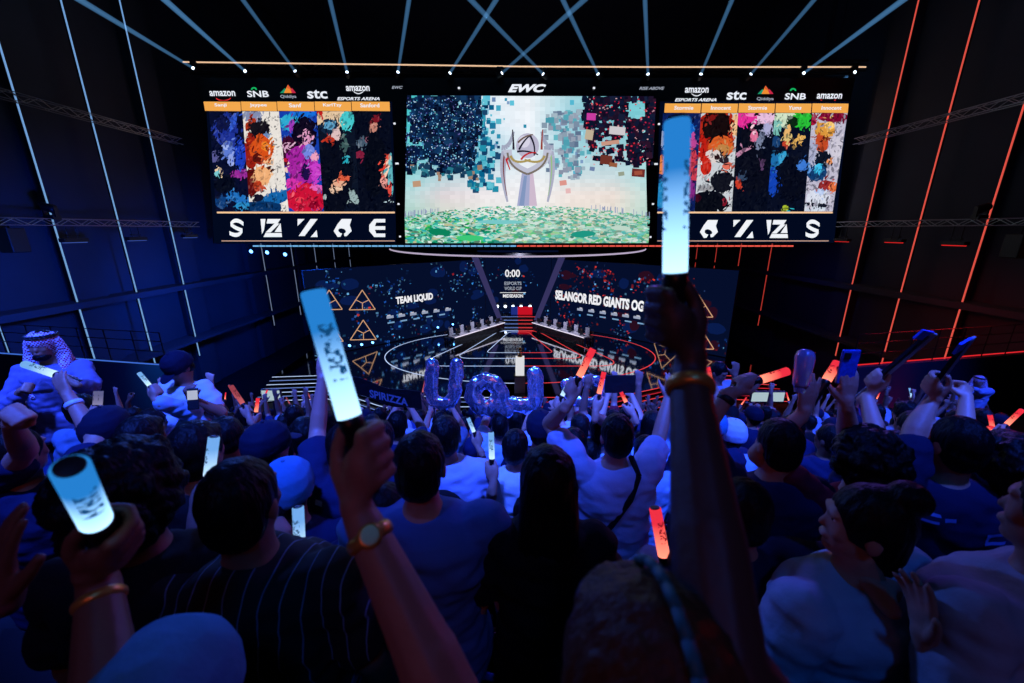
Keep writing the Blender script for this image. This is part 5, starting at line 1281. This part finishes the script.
g, a = held_stick((57, 375, 3.1), (24, 364, 3.1), G_CYAN, 'white-blue light stick across the chest of the man in the headscarf', None, 1.6)
rk = person('bearded man in a checked headscarf and pale coat standing at the left edge, facing us', hp, math.pi + .35, R=('w', P(20, 392, 3.1), 'fist', None, None, V((-.5, -.4, -1))), L=('s', g, a, V((0, -1, 0)), V((1, -.4, -1))), skin='tan', shirt=C_THOBE, hair='beard_short', bulk=1.05, voxel=.008, floor=fz, sleeve=1.8)
headscarf(rk[0], rk[1]); face_eyes(rk[0], rk[1])
bs = Soup(); bs.ell((0, .045, -.085), (.052, .05, .036)); link('beard', remesh(xf(bs, rk[1]), 'beard', .007, HAIR['black'], 2, .004, 40.), rk[0])
d = 3.35; hp = P(180, 367, d); fz = hp.z - 1.66; riser(hp.x, hp.y, fz, floor_at(hp.y), 'black platform box under the man in the white tee with a phone')
rw = person('man in a loose white tee and dark cap standing left, looking down at a phone', hp, math.pi - .25, L=('w', P(190, 398, d * .93), 'phone', V((.3, -.4, .8)), V((0, 1, .3)), V((1, 0, -1))), R=('w', P(216, 418, d), 'relax'), skin='tan', shirt=C_WHITE, hair='short', bulk=1.15, nod=-.5, floor=fz, hat=C_CAPD, short_pants=True, voxel=.009)
face_eyes(rw[0], rw[1])
ph = empty('phone', P(193, 399, d * .90), 0, 'phone with a lit picture held by the man in the white tee', 'phone'); ph.rotation_euler = (-.3, 0, .2)
MB().box((0, 0, 0), (.080, .010, .165)).build('case', M_BLACK, ph, bevel=.006); MB().box((0, -.0056, .03), (.07, .001, .07)).build('screen_face', emit('phone_glow', (190, 200, 230), .8), ph)
d = 4.6; hp = P(718, 372, d); fz = hp.z - 1.66; riser(hp.x, hp.y, fz, floor_at(hp.y), 'black platform box under the man in the grey tee right of the stage')
person('man in a loose grey tee standing above the crowd beside the big dark arm', hp, math.pi + .5, R=None, L=None, skin='tan', shirt=C_GREY, hair='short', bulk=1.3, nod=-.3, floor=fz, voxel=.011)
d = 8.6; hp = P(979, 381, d); fz = hp.z - 1.66; riser(hp.x, hp.y, fz, floor_at(hp.y), 'black platform box under the distant man in the headscarf at right')
rk2 = person('distant man in a white headscarf and pale coat standing at the right', hp, math.pi - .6, skin='tan', shirt=cloth('pale_coat', (120, 130, 170)), hair='short', bulk=1.15, floor=fz, voxel=.014, sleeve=1.8, L=('w', P(972, 388, d * .97), 'fist', None, None, V((1, 0, -1))))
headscarf(rk2[0], rk2[1])
# 21. raised arms inside the left part
d = 2.9
g, a = held_stick((150, 386, d), (139, 373, d), G_CYAN, 'thin pale blue light stick beside the standing man in the white tee', None, .8)
person('person in pale long sleeves raising a thin stick before the standing man', P(152, 424, 3.05), 0, R=('s', g, a), shirt=C_PALE, skin='light', hair='short', sleeve=1.9, voxel=.009)
d = 1.5
r = person('person at the left edge raising both forearms, one with a bright wristband', P(15, 455, 1.75), 0, L=('w', P(12, 425, 1.45), 'fist'), R=('w', P(70, 398, 1.9), 'open'), shirt=C_NAVY, skin='light', hair='short', voxel=.008)
S_, E_, W_ = [r[2] @ q for q in r[3]['ends']['R']]; wristband(r[0], V((0, 0, 0)), E_ + (W_ - E_) * .85, W_ - E_, .034, mat('bright_band', (200, 215, 240), .4), .012)
# 22. people holding the banner and the balloons
d = 3.4
BANL = P(372, 388, 3.6)
person('person under the black banner holding it with a spread left hand', P(398, 425, d), 0, L=('w', P(396, 408, d * .98), 'open'), R=('w', P(412, 410, d), 'fist'), shirt=C_NAVY, skin='light', hair='short', voxel=.009)
person('person holding the tall U-shaped balloon, arms up', P(441, 424, 3.9), 0, L=('w', P(430, 412, 3.8), 'open'), R=('w', P(454, 411, 3.8), 'open'), shirt=C_TEAL, skin='light', hair='short', voxel=.010)
person('person holding the round balloon up with a bare forearm', P(500, 427, 3.7), 0, L=('w', P(492, 405, 3.6), 'open'), shirt=C_PALE, skin='light', hair='short', voxel=.010)
person('person holding the L-shaped balloon up with both hands', P(548, 424, 3.9), 0, L=('w', P(530, 412, 3.8), 'open'), R=('w', P(556, 410, 3.8), 'open'), shirt=C_LILAC, skin='light', hair='short', voxel=.010)
g, a = held_stick((562, 396, 3.2), (569, 382, 3.2), G_CYAN, 'pale blue light stick right of the L-shaped balloon', None, 1.0)
person('person raising a pale blue stick right of the L-shaped balloon', P(580, 428, 3.3), 0, L=('s', g, a), shirt=C_PALE, skin='light', hair='short', voxel=.010)
g, a = held_stick((599, 394, 2.7), (604, 372, 2.7), G_RED, 'red light stick just right of the taller red one, over the strap man', None, .9)
person('person raising a red stick behind the man with the shoulder strap', P(600, 432, 2.9), 0, R=('s', g, a), shirt=C_PALE, skin='light', hair='short', voxel=.010)
person('person holding a dark flat board overhead with both arms', P(628, 420, 3.3), 0, L=('w', P(607, 398, 3.2), 'fist'), R=('w', P(632, 396, 3.2), 'fist'), shirt=C_NAVY, skin='light', hair='short', voxel=.010)
o = MB().box((0, 0, 0), (.24, .02, .15)).build('dark_board', C_BLACK, None, P(620, 384, 3.15), bevel=.004); tag(o, 'black rectangular board held overhead right of the red sticks', 'board')
# ---- foil letter balloons, seen from behind
M_FOIL = mat('silver_foil', (225, 228, 250), .2, .92, bump=.5, bscale=7)
def foil(pts_list, r, label, d, group='silver foil letter balloons', squash=.55):
    s = Soup(); c0 = P(*pts_list[0][0], d)
    for pts in pts_list:
        q = [P(x, y, d) - c0 for x, y in pts]; s.chain(q, [r] * len(q))
    me = remesh(s, 'foil_balloon', .014, M_FOIL, 4, .016, 16.)
    n = len(me.vertices); co = np.zeros(n * 3); me.vertices.foreach_get('co', co); co = co.reshape(-1, 3); co[:, 1] *= squash; me.vertices.foreach_set('co', co.reshape(-1)); me.update()
    o = link('letter_balloon', me, None, c0); tag(o, label, 'balloon', group)
    # seam welded round the edge and a tied neck
    nk = MB(); nk.tube((0, 0, -r * .9), (0, 0, -r - .05), .018, .008).tube((0, 0, -r - .05), (0, 0, -r - .09), .006, .02); nk.build('tied_neck', M_FOIL, o, (0, 0, -(P(*pts_list[0][0], d).z - min(P(x, y, d).z for p_ in pts_list for x, y in p_))))
foil([[(432, 364), (430, 392), (433, 403), (443, 407), (451, 403), (455, 390), (457, 364)]], .062, 'silver foil balloon shaped like a tall U', 3.85)
foil([[(501, 392), (498, 403), (489, 410), (478, 406), (473, 396), (475, 386), (484, 380), (494, 382), (501, 392)], [(498, 404), (506, 411)]], .075, 'round silver foil balloon with a hole and small tail', 3.65)
foil([[(535, 374), (536, 395), (534, 408), (522, 408), (508, 406)]], .075, 'silver foil balloon shaped like a mirrored L', 3.85)
foil([[(565, 384), (580, 380), (595, 380), (606, 385), (604, 400), (590, 404), (572, 402), (565, 384)]], .05, 'wide rounded silver foil balloon behind the red sticks', 4.1)
# ---- black banner
A_, B_ = P(352, 376, 3.5), P(420, 392, 3.45); bn = empty('fan_banner', A_, 0, 'long black fan banner with faint grey lettering held up left of the balloons', 'banner')
mb = MB(); nseg = 10; w_ = (P(352, 376, 3.5).z - P(352, 397, 3.5).z)
for i in range(nseg):
    t0, t1 = i / nseg, (i + 1) / nseg; f = lambda t: (B_ - A_) * t + V((0, .02 * math.sin(t * 9), -.03 * math.sin(t * math.pi)))
    p, q = f(t0), f(t1); dn = V((0, .02, -w_)); th = V((0, .008, 0)); mb.hexa([p + dn, q + dn, q + dn + th, p + dn + th], [p, q, q + th, p + th])
mb.build('cloth', C_BLACK, bn)
u_ = (B_ - A_).normalized()
text_fit('SPIRIZZA', (B_ - A_) * .28 + V((0, -.02, -w_ * .78)), (B_ - A_) * .84 + V((0, -.02, -w_ * .78)), w_ * .42, mat('grey_print', (110, 112, 130), .7), bn, .03)
# ---- bottle raised
b0 = P(800, 388, 1.62); ax = (P(806, 352, 1.62) - b0); L = ax.length; bt = empty('clear_bottle', b0, 0, 'clear inflated tube with pinkish glow held up above the red stick', 'tube'); bt.rotation_mode = 'QUATERNION'; bt.rotation_quaternion = ax.to_track_quat('Z', 'Y')
M_CLR = mat('clear_plastic', (170, 170, 220), .2); M_CLR.node_tree.nodes['Principled BSDF'].inputs['Transmission Weight'].default_value = .6
MB().lathe([(.022, 0), (.030, .015), (.032, L * .5), (.036, L * .85), (.030, L), (.015, L + .01)], n=20).build('body_shell', M_CLR, bt, smooth=True); MB().lathe([(.018, -.02), (.022, .0), (.02, .01)], n=16).build('neck', M_CLR, bt)
sx0 = MB(); pp = empty('patterned_phone', P(845, 378, 1.66), 0, 'phone in a blue patterned case raised above the curly hair', 'phone')
MB().box((0, 0, .05), (.075, .012, .15)).build('case', mat('blue_case', (40, 80, 190), .4, var=.9, bscale=70), pp, bevel=.008); MB().box((-.018, -.008, .10), (.025, .006, .025)).build('camera_bump', M_BLACK, pp)
# ---- sticks held low or by hidden hands
for p0, p1, gm, lab, s in (
    ((300, 551, 1.25), (298, 507, 1.25), G_CYAN, 'upright pale blue stick between the pin-striped shirt and the blue tee', .95),
    ((209, 476, 1.35), (214, 437, 1.35), G_CYAN, 'upright pale blue stick left of the pin-striped person', .95),
    ((664, 556, 1.45), (655, 508, 1.45), G_RED, 'wide red light stick held low beside the big dark arm', 1.2),
    ((842, 556, 1.2), (830, 538, 1.25), G_PINK, 'short pink stick by the chin of the pale shirted person', .7),
    ((492, 459, 2.2), (491, 432, 2.2), G_CYAN, 'upright pale blue stick just left of the long black hair', .9),
    ((474, 432, 2.9), (468, 418, 2.9), G_CYAN, 'small white-blue stick leaning left under the round balloon', .8),
    ((243, 404, 3.2), (231, 386, 3.2), G_PINK, 'dim pink stick right of the standing man in the white tee', 1.0),
    ((256, 412, 3.4), (258, 398, 3.4), G_RED, 'short dim red stick in the crowd left of the blue stage lines', .8),
    ((626, 402, 3.1), (621, 392, 3.1), G_RED, 'small red stick under the black board', .8),
    ((95, 405, 3.0), (96, 391, 3.0), G_LILAC, 'first of two short whitish tubes behind the headscarf man', .8),
    ((100, 405, 3.0), (101, 391, 3.0), G_LILAC, 'second of two short whitish tubes behind the headscarf man', .8),
    ((693, 379, 3.0), (702, 365, 3.0), G_RED, 'red stick leaning right, close to the big dark arm', .9),
    ((711, 382, 3.0), (708, 367, 3.0), G_RED, 'red stick leaning left, second from the big dark arm', .9),
    ((1006, 425, 3.0), (1022, 410, 3.0), G_RED, 'red stick at the right edge above the yellow-green tee', .9),
    ((981, 432, 3.4), (993, 426, 3.4), G_RED, 'red stick below the distant headscarf man, lying low', .9),
    ((993, 430, 3.4), (990, 415, 3.4), G_RED, 'red stick below the distant headscarf man, upright', .9),
    ((932, 417, 3.4), (933, 407, 3.4), G_RED, 'short red stick left of the jersey man', .9)):
    g, a = held_stick(p0, p1, gm, lab, None, s)
    # a bare forearm and hand of somebody hidden in the crowd holds it
    HIDDEN.append((g, a, lab)) if 'HIDDEN' in globals() else globals().__setitem__('HIDDEN', [(g, a, lab)])
# owners for those sticks
for i, (g, a, lab) in enumerate(HIDDEN):
    low = i in (0, 1, 2, 3)
    side = 'R' if i % 2 else 'L'
    hp = g + V((-.2 if side == 'R' else .2, .10 if not low else .22, -.40 if not low else .02)); dd = (hp - CAM).length
    kw = {side: ('s', g, a)}
    who = lab.split(' stick')[0].split(' tubes')[0]
    person(('person holding the ' + ' '.join(lab.split()[:10]))[:110], hp, 0, skin='light', shirt=[C_NAVY, C_BLACK, C_PALE][i % 3], hair=['short', 'fringe', 'bob'][i % 3], voxel=.011, **kw)

for (x0, y0, x1, y1, d_, lab) in ((752, 392, 784, 402, 9.0, 'pale lit monitor on a stand in the crowd right of the big dark arm'), (262, 390, 280, 401, 9.5, 'pale lit monitor on a stand at the foot of the blue stage lines')):
    a_, b_ = P(x0, y1, d_), P(x1, y0, d_); c_ = (a_ + b_) / 2; w_ = b_.x - a_.x; h_ = abs(b_.z - a_.z)
    t = empty('monitor', (c_.x, c_.y, floor_at(c_.y)), 0, lab, 'monitor'); zc = c_.z - floor_at(c_.y)
    MB().box((0, .03, zc), (w_ + .05, .05, h_ + .05)).build('bezel', M_BLACK, t, bevel=.005); MB().box((0, 0, zc), (w_, .012, h_)).build('screen_face', emit('pale_monitor', (190, 215, 225), .75), t)
    MB().tube((0, .05, .02), (0, .05, zc), .025).box((0, .05, .015), (.5, .4, .03)).build('stand', M_METAL, t)
# ================================================================= seats
M_SEATP = mat('dark_blue_seat_plastic', (50, 80, 175), .3, bump=.05); M_SEATC = mat('black_seat_fabric', (12, 13, 20), .8)
def make_seat():
    t = empty('stadium_seat', (0, 0, 0), 0, 'x', 'seat', 'empty stadium seat backs between the rows')
    b = MB(); n = 10
    for i in range(n):      # curved shell
        a0, a1 = -.24 + .48 * i / n, -.24 + .48 * (i + 1) / n; f = lambda a: .05 - .9 * a * a
        for z0, z1, l0, l1 in ((.42, .62, 0, -.03), (.62, .85, -.03, -.08)):
            h0 = .0; p = lambda a, z, l, th: Vector((a, f(a) * -1 + l - th, z - (abs(a) ** 3) * 2.2 if z > .8 else z))
            b.hexa([p(a0, z0, l0, 0), p(a1, z0, l0, 0), p(a1, z0, l0, .02), p(a0, z0, l0, .02)], [p(a0, z1, l1, 0), p(a1, z1, l1, 0), p(a1, z1, l1, .02), p(a0, z1, l1, .02)])
    bk = b.build('backrest', M_SEATC, t)
    rim = MB(); pts = [Vector((a, -(.05 - .9 * a * a) - .09, .85 - abs(a) ** 3 * 2.2)) for a in [-.24 + .48 * i / 14 for i in range(15)]]
    pts = [Vector((-.24, .02, .44))] + pts + [Vector((.24, .02, .44))]; rim.path(pts, .014, 8).build('rim', M_SEATP, t, smooth=True)
    MB().box((0, .10, .60), (.44, .07, .40)).build('folded_seat', M_SEATC, t, bevel=.02)
    for s in (-1, 1):
        MB().box((s * .25, .06, .3), (.035, .08, .6)).box((s * .25, .08, .015), (.06, .24, .03)).box((s * .25, .08, .62), (.045, .26, .03)).build('leg', M_SEATP, t, bevel=.006)
    return t
seat0 = make_seat(); kids(seat0); used = False
rown = ['first', 'second', 'third', 'fourth', 'fifth', 'sixth', 'seventh', 'eighth', 'ninth', 'tenth', 'eleventh', 'twelfth', 'thirteenth', 'fourteenth', 'fifteenth', 'sixteenth', 'seventeenth', 'eighteenth']
for k in range(0, 4):
    yb = ROWY(k) - .42; z = 10 - 2.13 - .452 * k; hw = 1.25 * yb + .25; n = int(hw / .56)
    for i in range(-n, n + 1):
        loc = (i * .56 + (.1 if k % 2 else -.12), yb, z)
        s = seat0 if not used else copy_tree(seat0, None, loc); s.location = loc; used = True
        s['label'] = f'dark seat back with blue rim, {rown[k]} row, ' + ('in the middle' if i == 0 else f'{rown[abs(i)-1]} from the middle toward the ' + ('left' if i < 0 else 'right')); s['group'] = f'seats of the {rown[k]} row'
# ================================================================= the packed crowd
SH = {n: cloth('crowd_' + n, c) for n, c in dict(navy=(22, 30, 66), black=(14, 14, 20), white=(190, 192, 205), grey=(120, 124, 140), blue=(50, 72, 130), red=(110, 22, 34), green=(50, 80, 60)).items()}
def far_mesh(pose, hair_style, hatm):
    sp = dict(bulk=1.1)
    U = lambda s, x, y, z: V((s * x, y, z))
    if pose == 'arms_up': sp['L'] = ('w', U(-1, .26, .12, 1.92), 'open'); sp['R'] = ('w', U(1, .24, .15, 1.95), 'open')
    elif pose == 'stick_right': sp['R'] = ('s', V((.22, .22, 1.98)), V((.25, .1, 1))); sp['L'] = ('w', V((-.2, .3, 1.1)), 'relax')
    elif pose == 'stick_left': sp['L'] = ('s', V((-.24, .22, 1.90)), V((-.4, .1, 1)))
    elif pose == 'two_sticks': sp['L'] = ('s', V((-.18, .25, 1.85)), V((.5, .1, 1))); sp['R'] = ('s', V((.2, .25, 1.88)), V((-.5, .1, 1)))
    elif pose == 'phone': sp['L'] = ('w', V((-.09, .30, 1.66)), 'phone', V((.2, 0, 1))); sp['R'] = ('w', V((.10, .30, 1.66)), 'phone', V((-.2, 0, 1)))
    elif pose == 'clapping': sp['L'] = ('w', V((-.07, .30, 1.72)), 'open', V((.3, 0, 1)), V((1, 0, 0))); sp['R'] = ('w', V((.07, .30, 1.72)), 'open', V((-.3, 0, 1)), V((-1, 0, 0)))
    bd = body(sp); mb = [remesh(bd['skin'], 'b', .012, SKINS['tan'], 4), remesh(bd['shirt'], 's', .018, SH['navy'], 4, .012, 9.), remesh(bd['pants'], 'p', .025, M_PANTS, 2)]
    hs = hair_soup(hair_style, V((0, 0, 0))); Mh = Matrix.Translation(bd['hc']) @ bd['R'].to_4x4(); mb.append(remesh(xf(hs, Mh), 'h', .012, HAIR['black'], 2, .007, 34.))
    if hatm:
        c = Soup(); c.loft([(-.012, .088, .104, -.014), (.0, .096, .112, -.014), (.045, .098, .113, -.014), (.09, .088, .102, -.014), (.125, .060, .072, -.014), (.142, .022, .028, -.014)]); c.ell((0, .12, .004), (.066, .068, .010)); mb.append(remesh(xf(c, Mh), 'c', .010, C_CAPD, 1))
    bm = bmesh.new(); mats = []
    for i, m in enumerate(mb):
        n0 = len(bm.faces); bm.from_mesh(m); bm.faces.ensure_lookup_table()
        for f in bm.faces[n0:]: f.material_index = i
        mats.append(m.materials[0])
    me = bpy.data.meshes.new('crowd_person'); bm.to_mesh(me); bm.free()
    for m in mats: me.materials.append(m)
    me.shade_smooth()
    for m in mb: bpy.data.meshes.remove(m)
    return me, bd['holds']
ARCH = []
for pose, hs_, hatm in (('arms down', 'short', 0), ('arms down', 'long', 0), ('arms down', 'short', 1), ('arms down', 'bob', 0), ('arms_up', 'short', 0), ('arms_up', 'fringe', 0), ('stick_right', 'short', 0), ('stick_right', 'long', 0), ('stick_left', 'short', 0), ('stick_left', 'short', 1), ('two_sticks', 'fringe', 0), ('phone', 'short', 0), ('phone', 'bob', 0), ('clapping', 'short', 0)):
    me, holds = far_mesh(pose, hs_, hatm); ARCH.append((pose, hs_, hatm, me, holds))
PW_ = {'arms down': 'arms down', 'arms_up': 'both hands raised', 'stick_right': 'raising a light stick', 'stick_left': 'raising a light stick', 'two_sticks': 'raising two light sticks', 'phone': 'hands at the face', 'clapping': 'clapping overhead'}
HW = {'short': 'short dark hair', 'long': 'long dark hair', 'bob': 'a dark bob', 'fringe': 'thick dark hair'}
def add_far(x, y, z, r, lastrow):
    w = [2.6, 1.2, 1.4, 1.0, .8, .6, .75, .4, .7, .4, .35, .8, .4, .5]
    pose, hs_, hatm, me, holds = r.choices(ARCH, w)[0]
    o = bpy.data.objects.new('person', me); COL.objects.link(o)
    sc = r.uniform(.94, 1.04); o.location = (x, y, z); o.rotation_euler = (0, 0, r.uniform(-.25, .25)); o.scale = (sc,) * 3
    cn = r.choices(['navy', 'black', 'white', 'grey', 'blue', 'red'], [4, 4, 1.0, 1.3, 2, .5])[0]
    o.material_slots[1].link = 'OBJECT'; o.material_slots[1].material = SH[cn]
    o.material_slots[0].link = 'OBJECT'; o.material_slots[0].material = SKINS[r.choice(['light', 'tan', 'tan', 'brown'])]
    blk = 'left' if x < -1.5 else ('right' if x > 2.6 else 'centre')
    k = tier_for(y)
    dist = 'near' if k < 6 else ('middle' if k < 10 else 'far')
    lab = f'crowd member in {cn} with {HW[hs_] if not hatm else "a navy cap"}, {PW_[pose]}, {dist} rows, {blk} block'
    tag(o, lab, 'person', lab.replace('crowd member', 'crowd members'))
    Mo = Matrix.Translation(o.location) @ Matrix.Rotation(o.rotation_euler[2], 4, 'Z') @ Matrix.Scale(sc, 4)
    for nm, (G, ax) in holds.items():
        if pose in ('stick_right', 'stick_left', 'two_sticks') and ((nm == 'R' and pose != 'stick_left') or (nm == 'L' and pose != 'stick_right')):
            red = x > 1.6 or r.random() < .12
            if r.random() < (.42 if not red else .5):
                g = Mo @ G; a = (Mo.to_3x3() @ ax).normalized(); gm = G_RED if red and r.random() < .75 else (G_PINK if r.random() < .45 else G_CYAN)
                t = stick(g - a * .062, a, gm, None, None, .9)
                cw = {'red_glow_tube': 'red', 'pink_glow_tube': 'dim pink', 'pale_blue_glow_tube': 'pale blue'}[gm.name]
                lb = f'small {cw} light stick waved in the {dist} rows of the {blk} block'; t['label'] = lb; t['category'] = 'light stick'; t['group'] = lb.replace('small', 'small').replace('stick waved', 'sticks waved')
near_xy = [(o[3].x, o[3].y) for o in PEOPLE]
RC = random.Random(21); cnt = 0
for k in range(2, 17):
    y = ROWY(k); z = max(0., 10 - 2.13 - .452 * k); sp_ = .60 if k < 8 else (.72 if k < 11 else .95)
    hw = 1.33 * y; n = int(hw / sp_)
    for i in range(-n, n + 1):
        x = i * sp_ + (.3 if k % 2 else 0) + RC.uniform(-.1, .1); yy = y + RC.uniform(-.12, .12)
        if any((x - a) ** 2 + ((yy - b) * .9) ** 2 < .36 ** 2 for a, b in near_xy): continue
        if y > 11.2 and abs(x) > 10.6: continue
        if k >= 12 and (x < -9.5 or x > 10): continue
        if cnt >= 236: break
        if k == 2 and abs(x) < 3.3 and RC.random() < .55: continue
        if RC.random() < .06: continue
        add_far(x, yy, z, RC, k); cnt += 1
# players on the stage
pl_me, _ = far_mesh('phone', 'short', 0)
def seated_player():
    sp = dict(seated=True, dz=-.41, L=('w', V((-.16, .38, .84)), 'relax'), R=('w', V((.16, .38, .84)), 'relax')); bd = body(sp); out = []
    Mh = Matrix.Translation(bd['hc'])
    bm = bmesh.new(); mats = []
    hp_ = Soup(); hp_.chain([V((.085 * math.cos(a), 0, .02 + .13 * math.sin(a))) for a in [math.pi * i / 8 for i in range(9)]], [.012] * 9); [hp_.ell((s * .09, 0, -.005), (.02, .035, .04)) for s in (-1, 1)]
    for i, (m, mt) in enumerate(((remesh(bd['skin'], 'b', .02, M_SKINF, 2), M_SKINF), (remesh(bd['shirt'], 's', .025, M_PLAYER, 2), M_PLAYER), (remesh(bd['pants'], 'p', .03, M_PANTS, 1), M_PANTS), (remesh(xf(hair_soup('short', V((0, 0, 0))), Mh), 'h', .02, M_HAIRF, 1), M_HAIRF), (xf(hp_, Mh).mesh('hp', M_CHAIR), M_CHAIR))):
        n0 = len(bm.faces); bm.from_mesh(m); bm.faces.ensure_lookup_table()
        for f in bm.faces[n0:]: f.material_index = i
        mats.append(mt)
    me = bpy.data.meshes.new('player'); bm.to_mesh(me); bm.free(); [me.materials.append(m) for m in mats]; me.shade_smooth(); return me
pm = seated_player()
for c, rz, side, i, jersey in PLAYERS:
    o = link('person', pm, None, (c.x, c.y, ZD)); o.rotation_euler = (0, 0, rz + math.pi)
    o.material_slots[1].link = 'OBJECT'; o.material_slots[1].material = jersey
    tag(o, f'player with white headset seated at the {side} desk, {names[i]} from the audience end', 'person', f'players at the {side} desk')
bpy.data.meshes.remove(pl_me)
# ================================================================= camera, lights, exposure
cd = bpy.data.cameras.new('camera'); cam = bpy.data.objects.new('camera', cd); COL.objects.link(cam)
cam.location = CAM; cam.rotation_euler = (math.pi / 2 - TH, 0, 0); cd.sensor_width = 36; cd.lens = 36 * F / 1024; cd.clip_start = .02; cd.clip_end = 200
cd.dof.use_dof = True; cd.dof.focus_distance = 9.0; cd.dof.aperture_fstop = 2.8
SC.camera = cam
def spot(name, loc, aim, rgb, power, size, blend=.6, r=.3):
    l = bpy.data.lights.new(name, 'SPOT'); l.energy = power; l.color = lin(rgb); l.spot_size = math.radians(size); l.spot_blend = blend; l.shadow_soft_size = r
    o = bpy.data.objects.new(name, l); COL.objects.link(o); o.location = loc; o.rotation_euler = (Vector(aim) - Vector(loc)).to_track_quat('-Z', 'Y').to_euler(); return o
def area(name, loc, aim, rgb, power, sx, sy):
    l = bpy.data.lights.new(name, 'AREA'); l.energy = power; l.color = lin(rgb); l.shape = 'RECTANGLE'; l.size = sx; l.size_y = sy
    o = bpy.data.objects.new(name, l); COL.objects.link(o); o.location = loc; o.rotation_euler = (Vector(aim) - Vector(loc)).to_track_quat('-Z', 'Y').to_euler(); return o
BLUE = (20, 70, 255)
# blue wash on the audience from the roof; the first two rows lie outside the cones
for x in (-6, -1.5, 3, 7.5): spot('blue_wash', (x, -1.5, 20), (x * 1.05, 6.6, 5.5), (50, 88, 255), 22000, 33, .3, .4)
for x in (-12, 13): spot('blue_wash_side', (x, 2, 20), (x * .85, 10, 4), (35, 75, 255), 8000, 42, .7, .5)
# front light from the stage side
spot('stage_blue', (-12, 22, 17), (-3, 7, 7), (60, 110, 255), 9000, 44, .8, .4)
spot('stage_violet', (12, 22, 17), (4, 7, 7), (120, 90, 255), 6000, 44, .8, .4)
spot('red_side', (18.5, 14, 9), (9, 10, 5), (255, 30, 30), 700, 80, .8, .4)
# faint fill on the nearest rows
spot('near_fill', (1, -4, 17), (0, 1.2, 9), (20, 105, 225), 480, 50, .8, .5)
spot('desk_white', (XC, 28.5, 8.7), (XC, 34, 1.5), (225, 225, 255), 2600, 95, .6, .2)
# wall washes
spot('wall_blue', (-13, 13, 8.5), (-20, 17, 6.0), (4, 58, 190), 6000, 110, 1, .5)
spot('wall_blue', (-13, 20, 7.5), (-20, 25, 5), (4, 58, 190), 6000, 110, 1, .5)
spot('wall_blue', (-10, 26, 6.5), (-20, 36, 5), (4, 58, 190), 3500, 100, 1, .5)
spot('wall_red', (15, 15, 8), (20.6, 18, 4), (255, 20, 30), 260, 90, 1, .5)
spot('wall_blue', (15, 24, 9), (20.6, 28, 4), (10, 60, 255), 160, 100, 1, .5)
spot('foot_red', (12.6, 9.6, 4.2), (12.3, 12.6, 4.6), (255, 15, 20), 420, 80, .9, .3)
spot('foot_blue', (-11.5, 10.2, 6.4), (-11.6, 12.7, 5.0), (30, 130, 255), 260, 70, .9, .3)
# weak warm fill added unseen behind the photographer to brighten the raised arms
area('warm_arm_fill', (-.6, -2.0, 11.0), (-.2, .5, 9.6), (255, 120, 85), 4.5, 1.0, .5)
w = bpy.data.worlds.new('world'); SC.world = w; w.use_nodes = True
w.node_tree.nodes['Background'].inputs[0].default_value = (.004, .018, .07, 1); w.node_tree.nodes['Background'].inputs[1].default_value = .35
SC.view_settings.view_transform = 'Standard'; SC.view_settings.look = 'None'; SC.view_settings.exposure = 0; SC.view_settings.gamma = 1
SC.view_settings.use_curve_mapping = False
cy = SC.cycles
cy.use_denoising = True
try: cy.denoiser = 'OPENIMAGEDENOISE'
except Exception: pass
cy.max_bounces = 5; cy.diffuse_bounces = 2; cy.glossy_bounces = 3; cy.transmission_bounces = 3; cy.volume_bounces = 0; cy.sample_clamp_indirect = 4
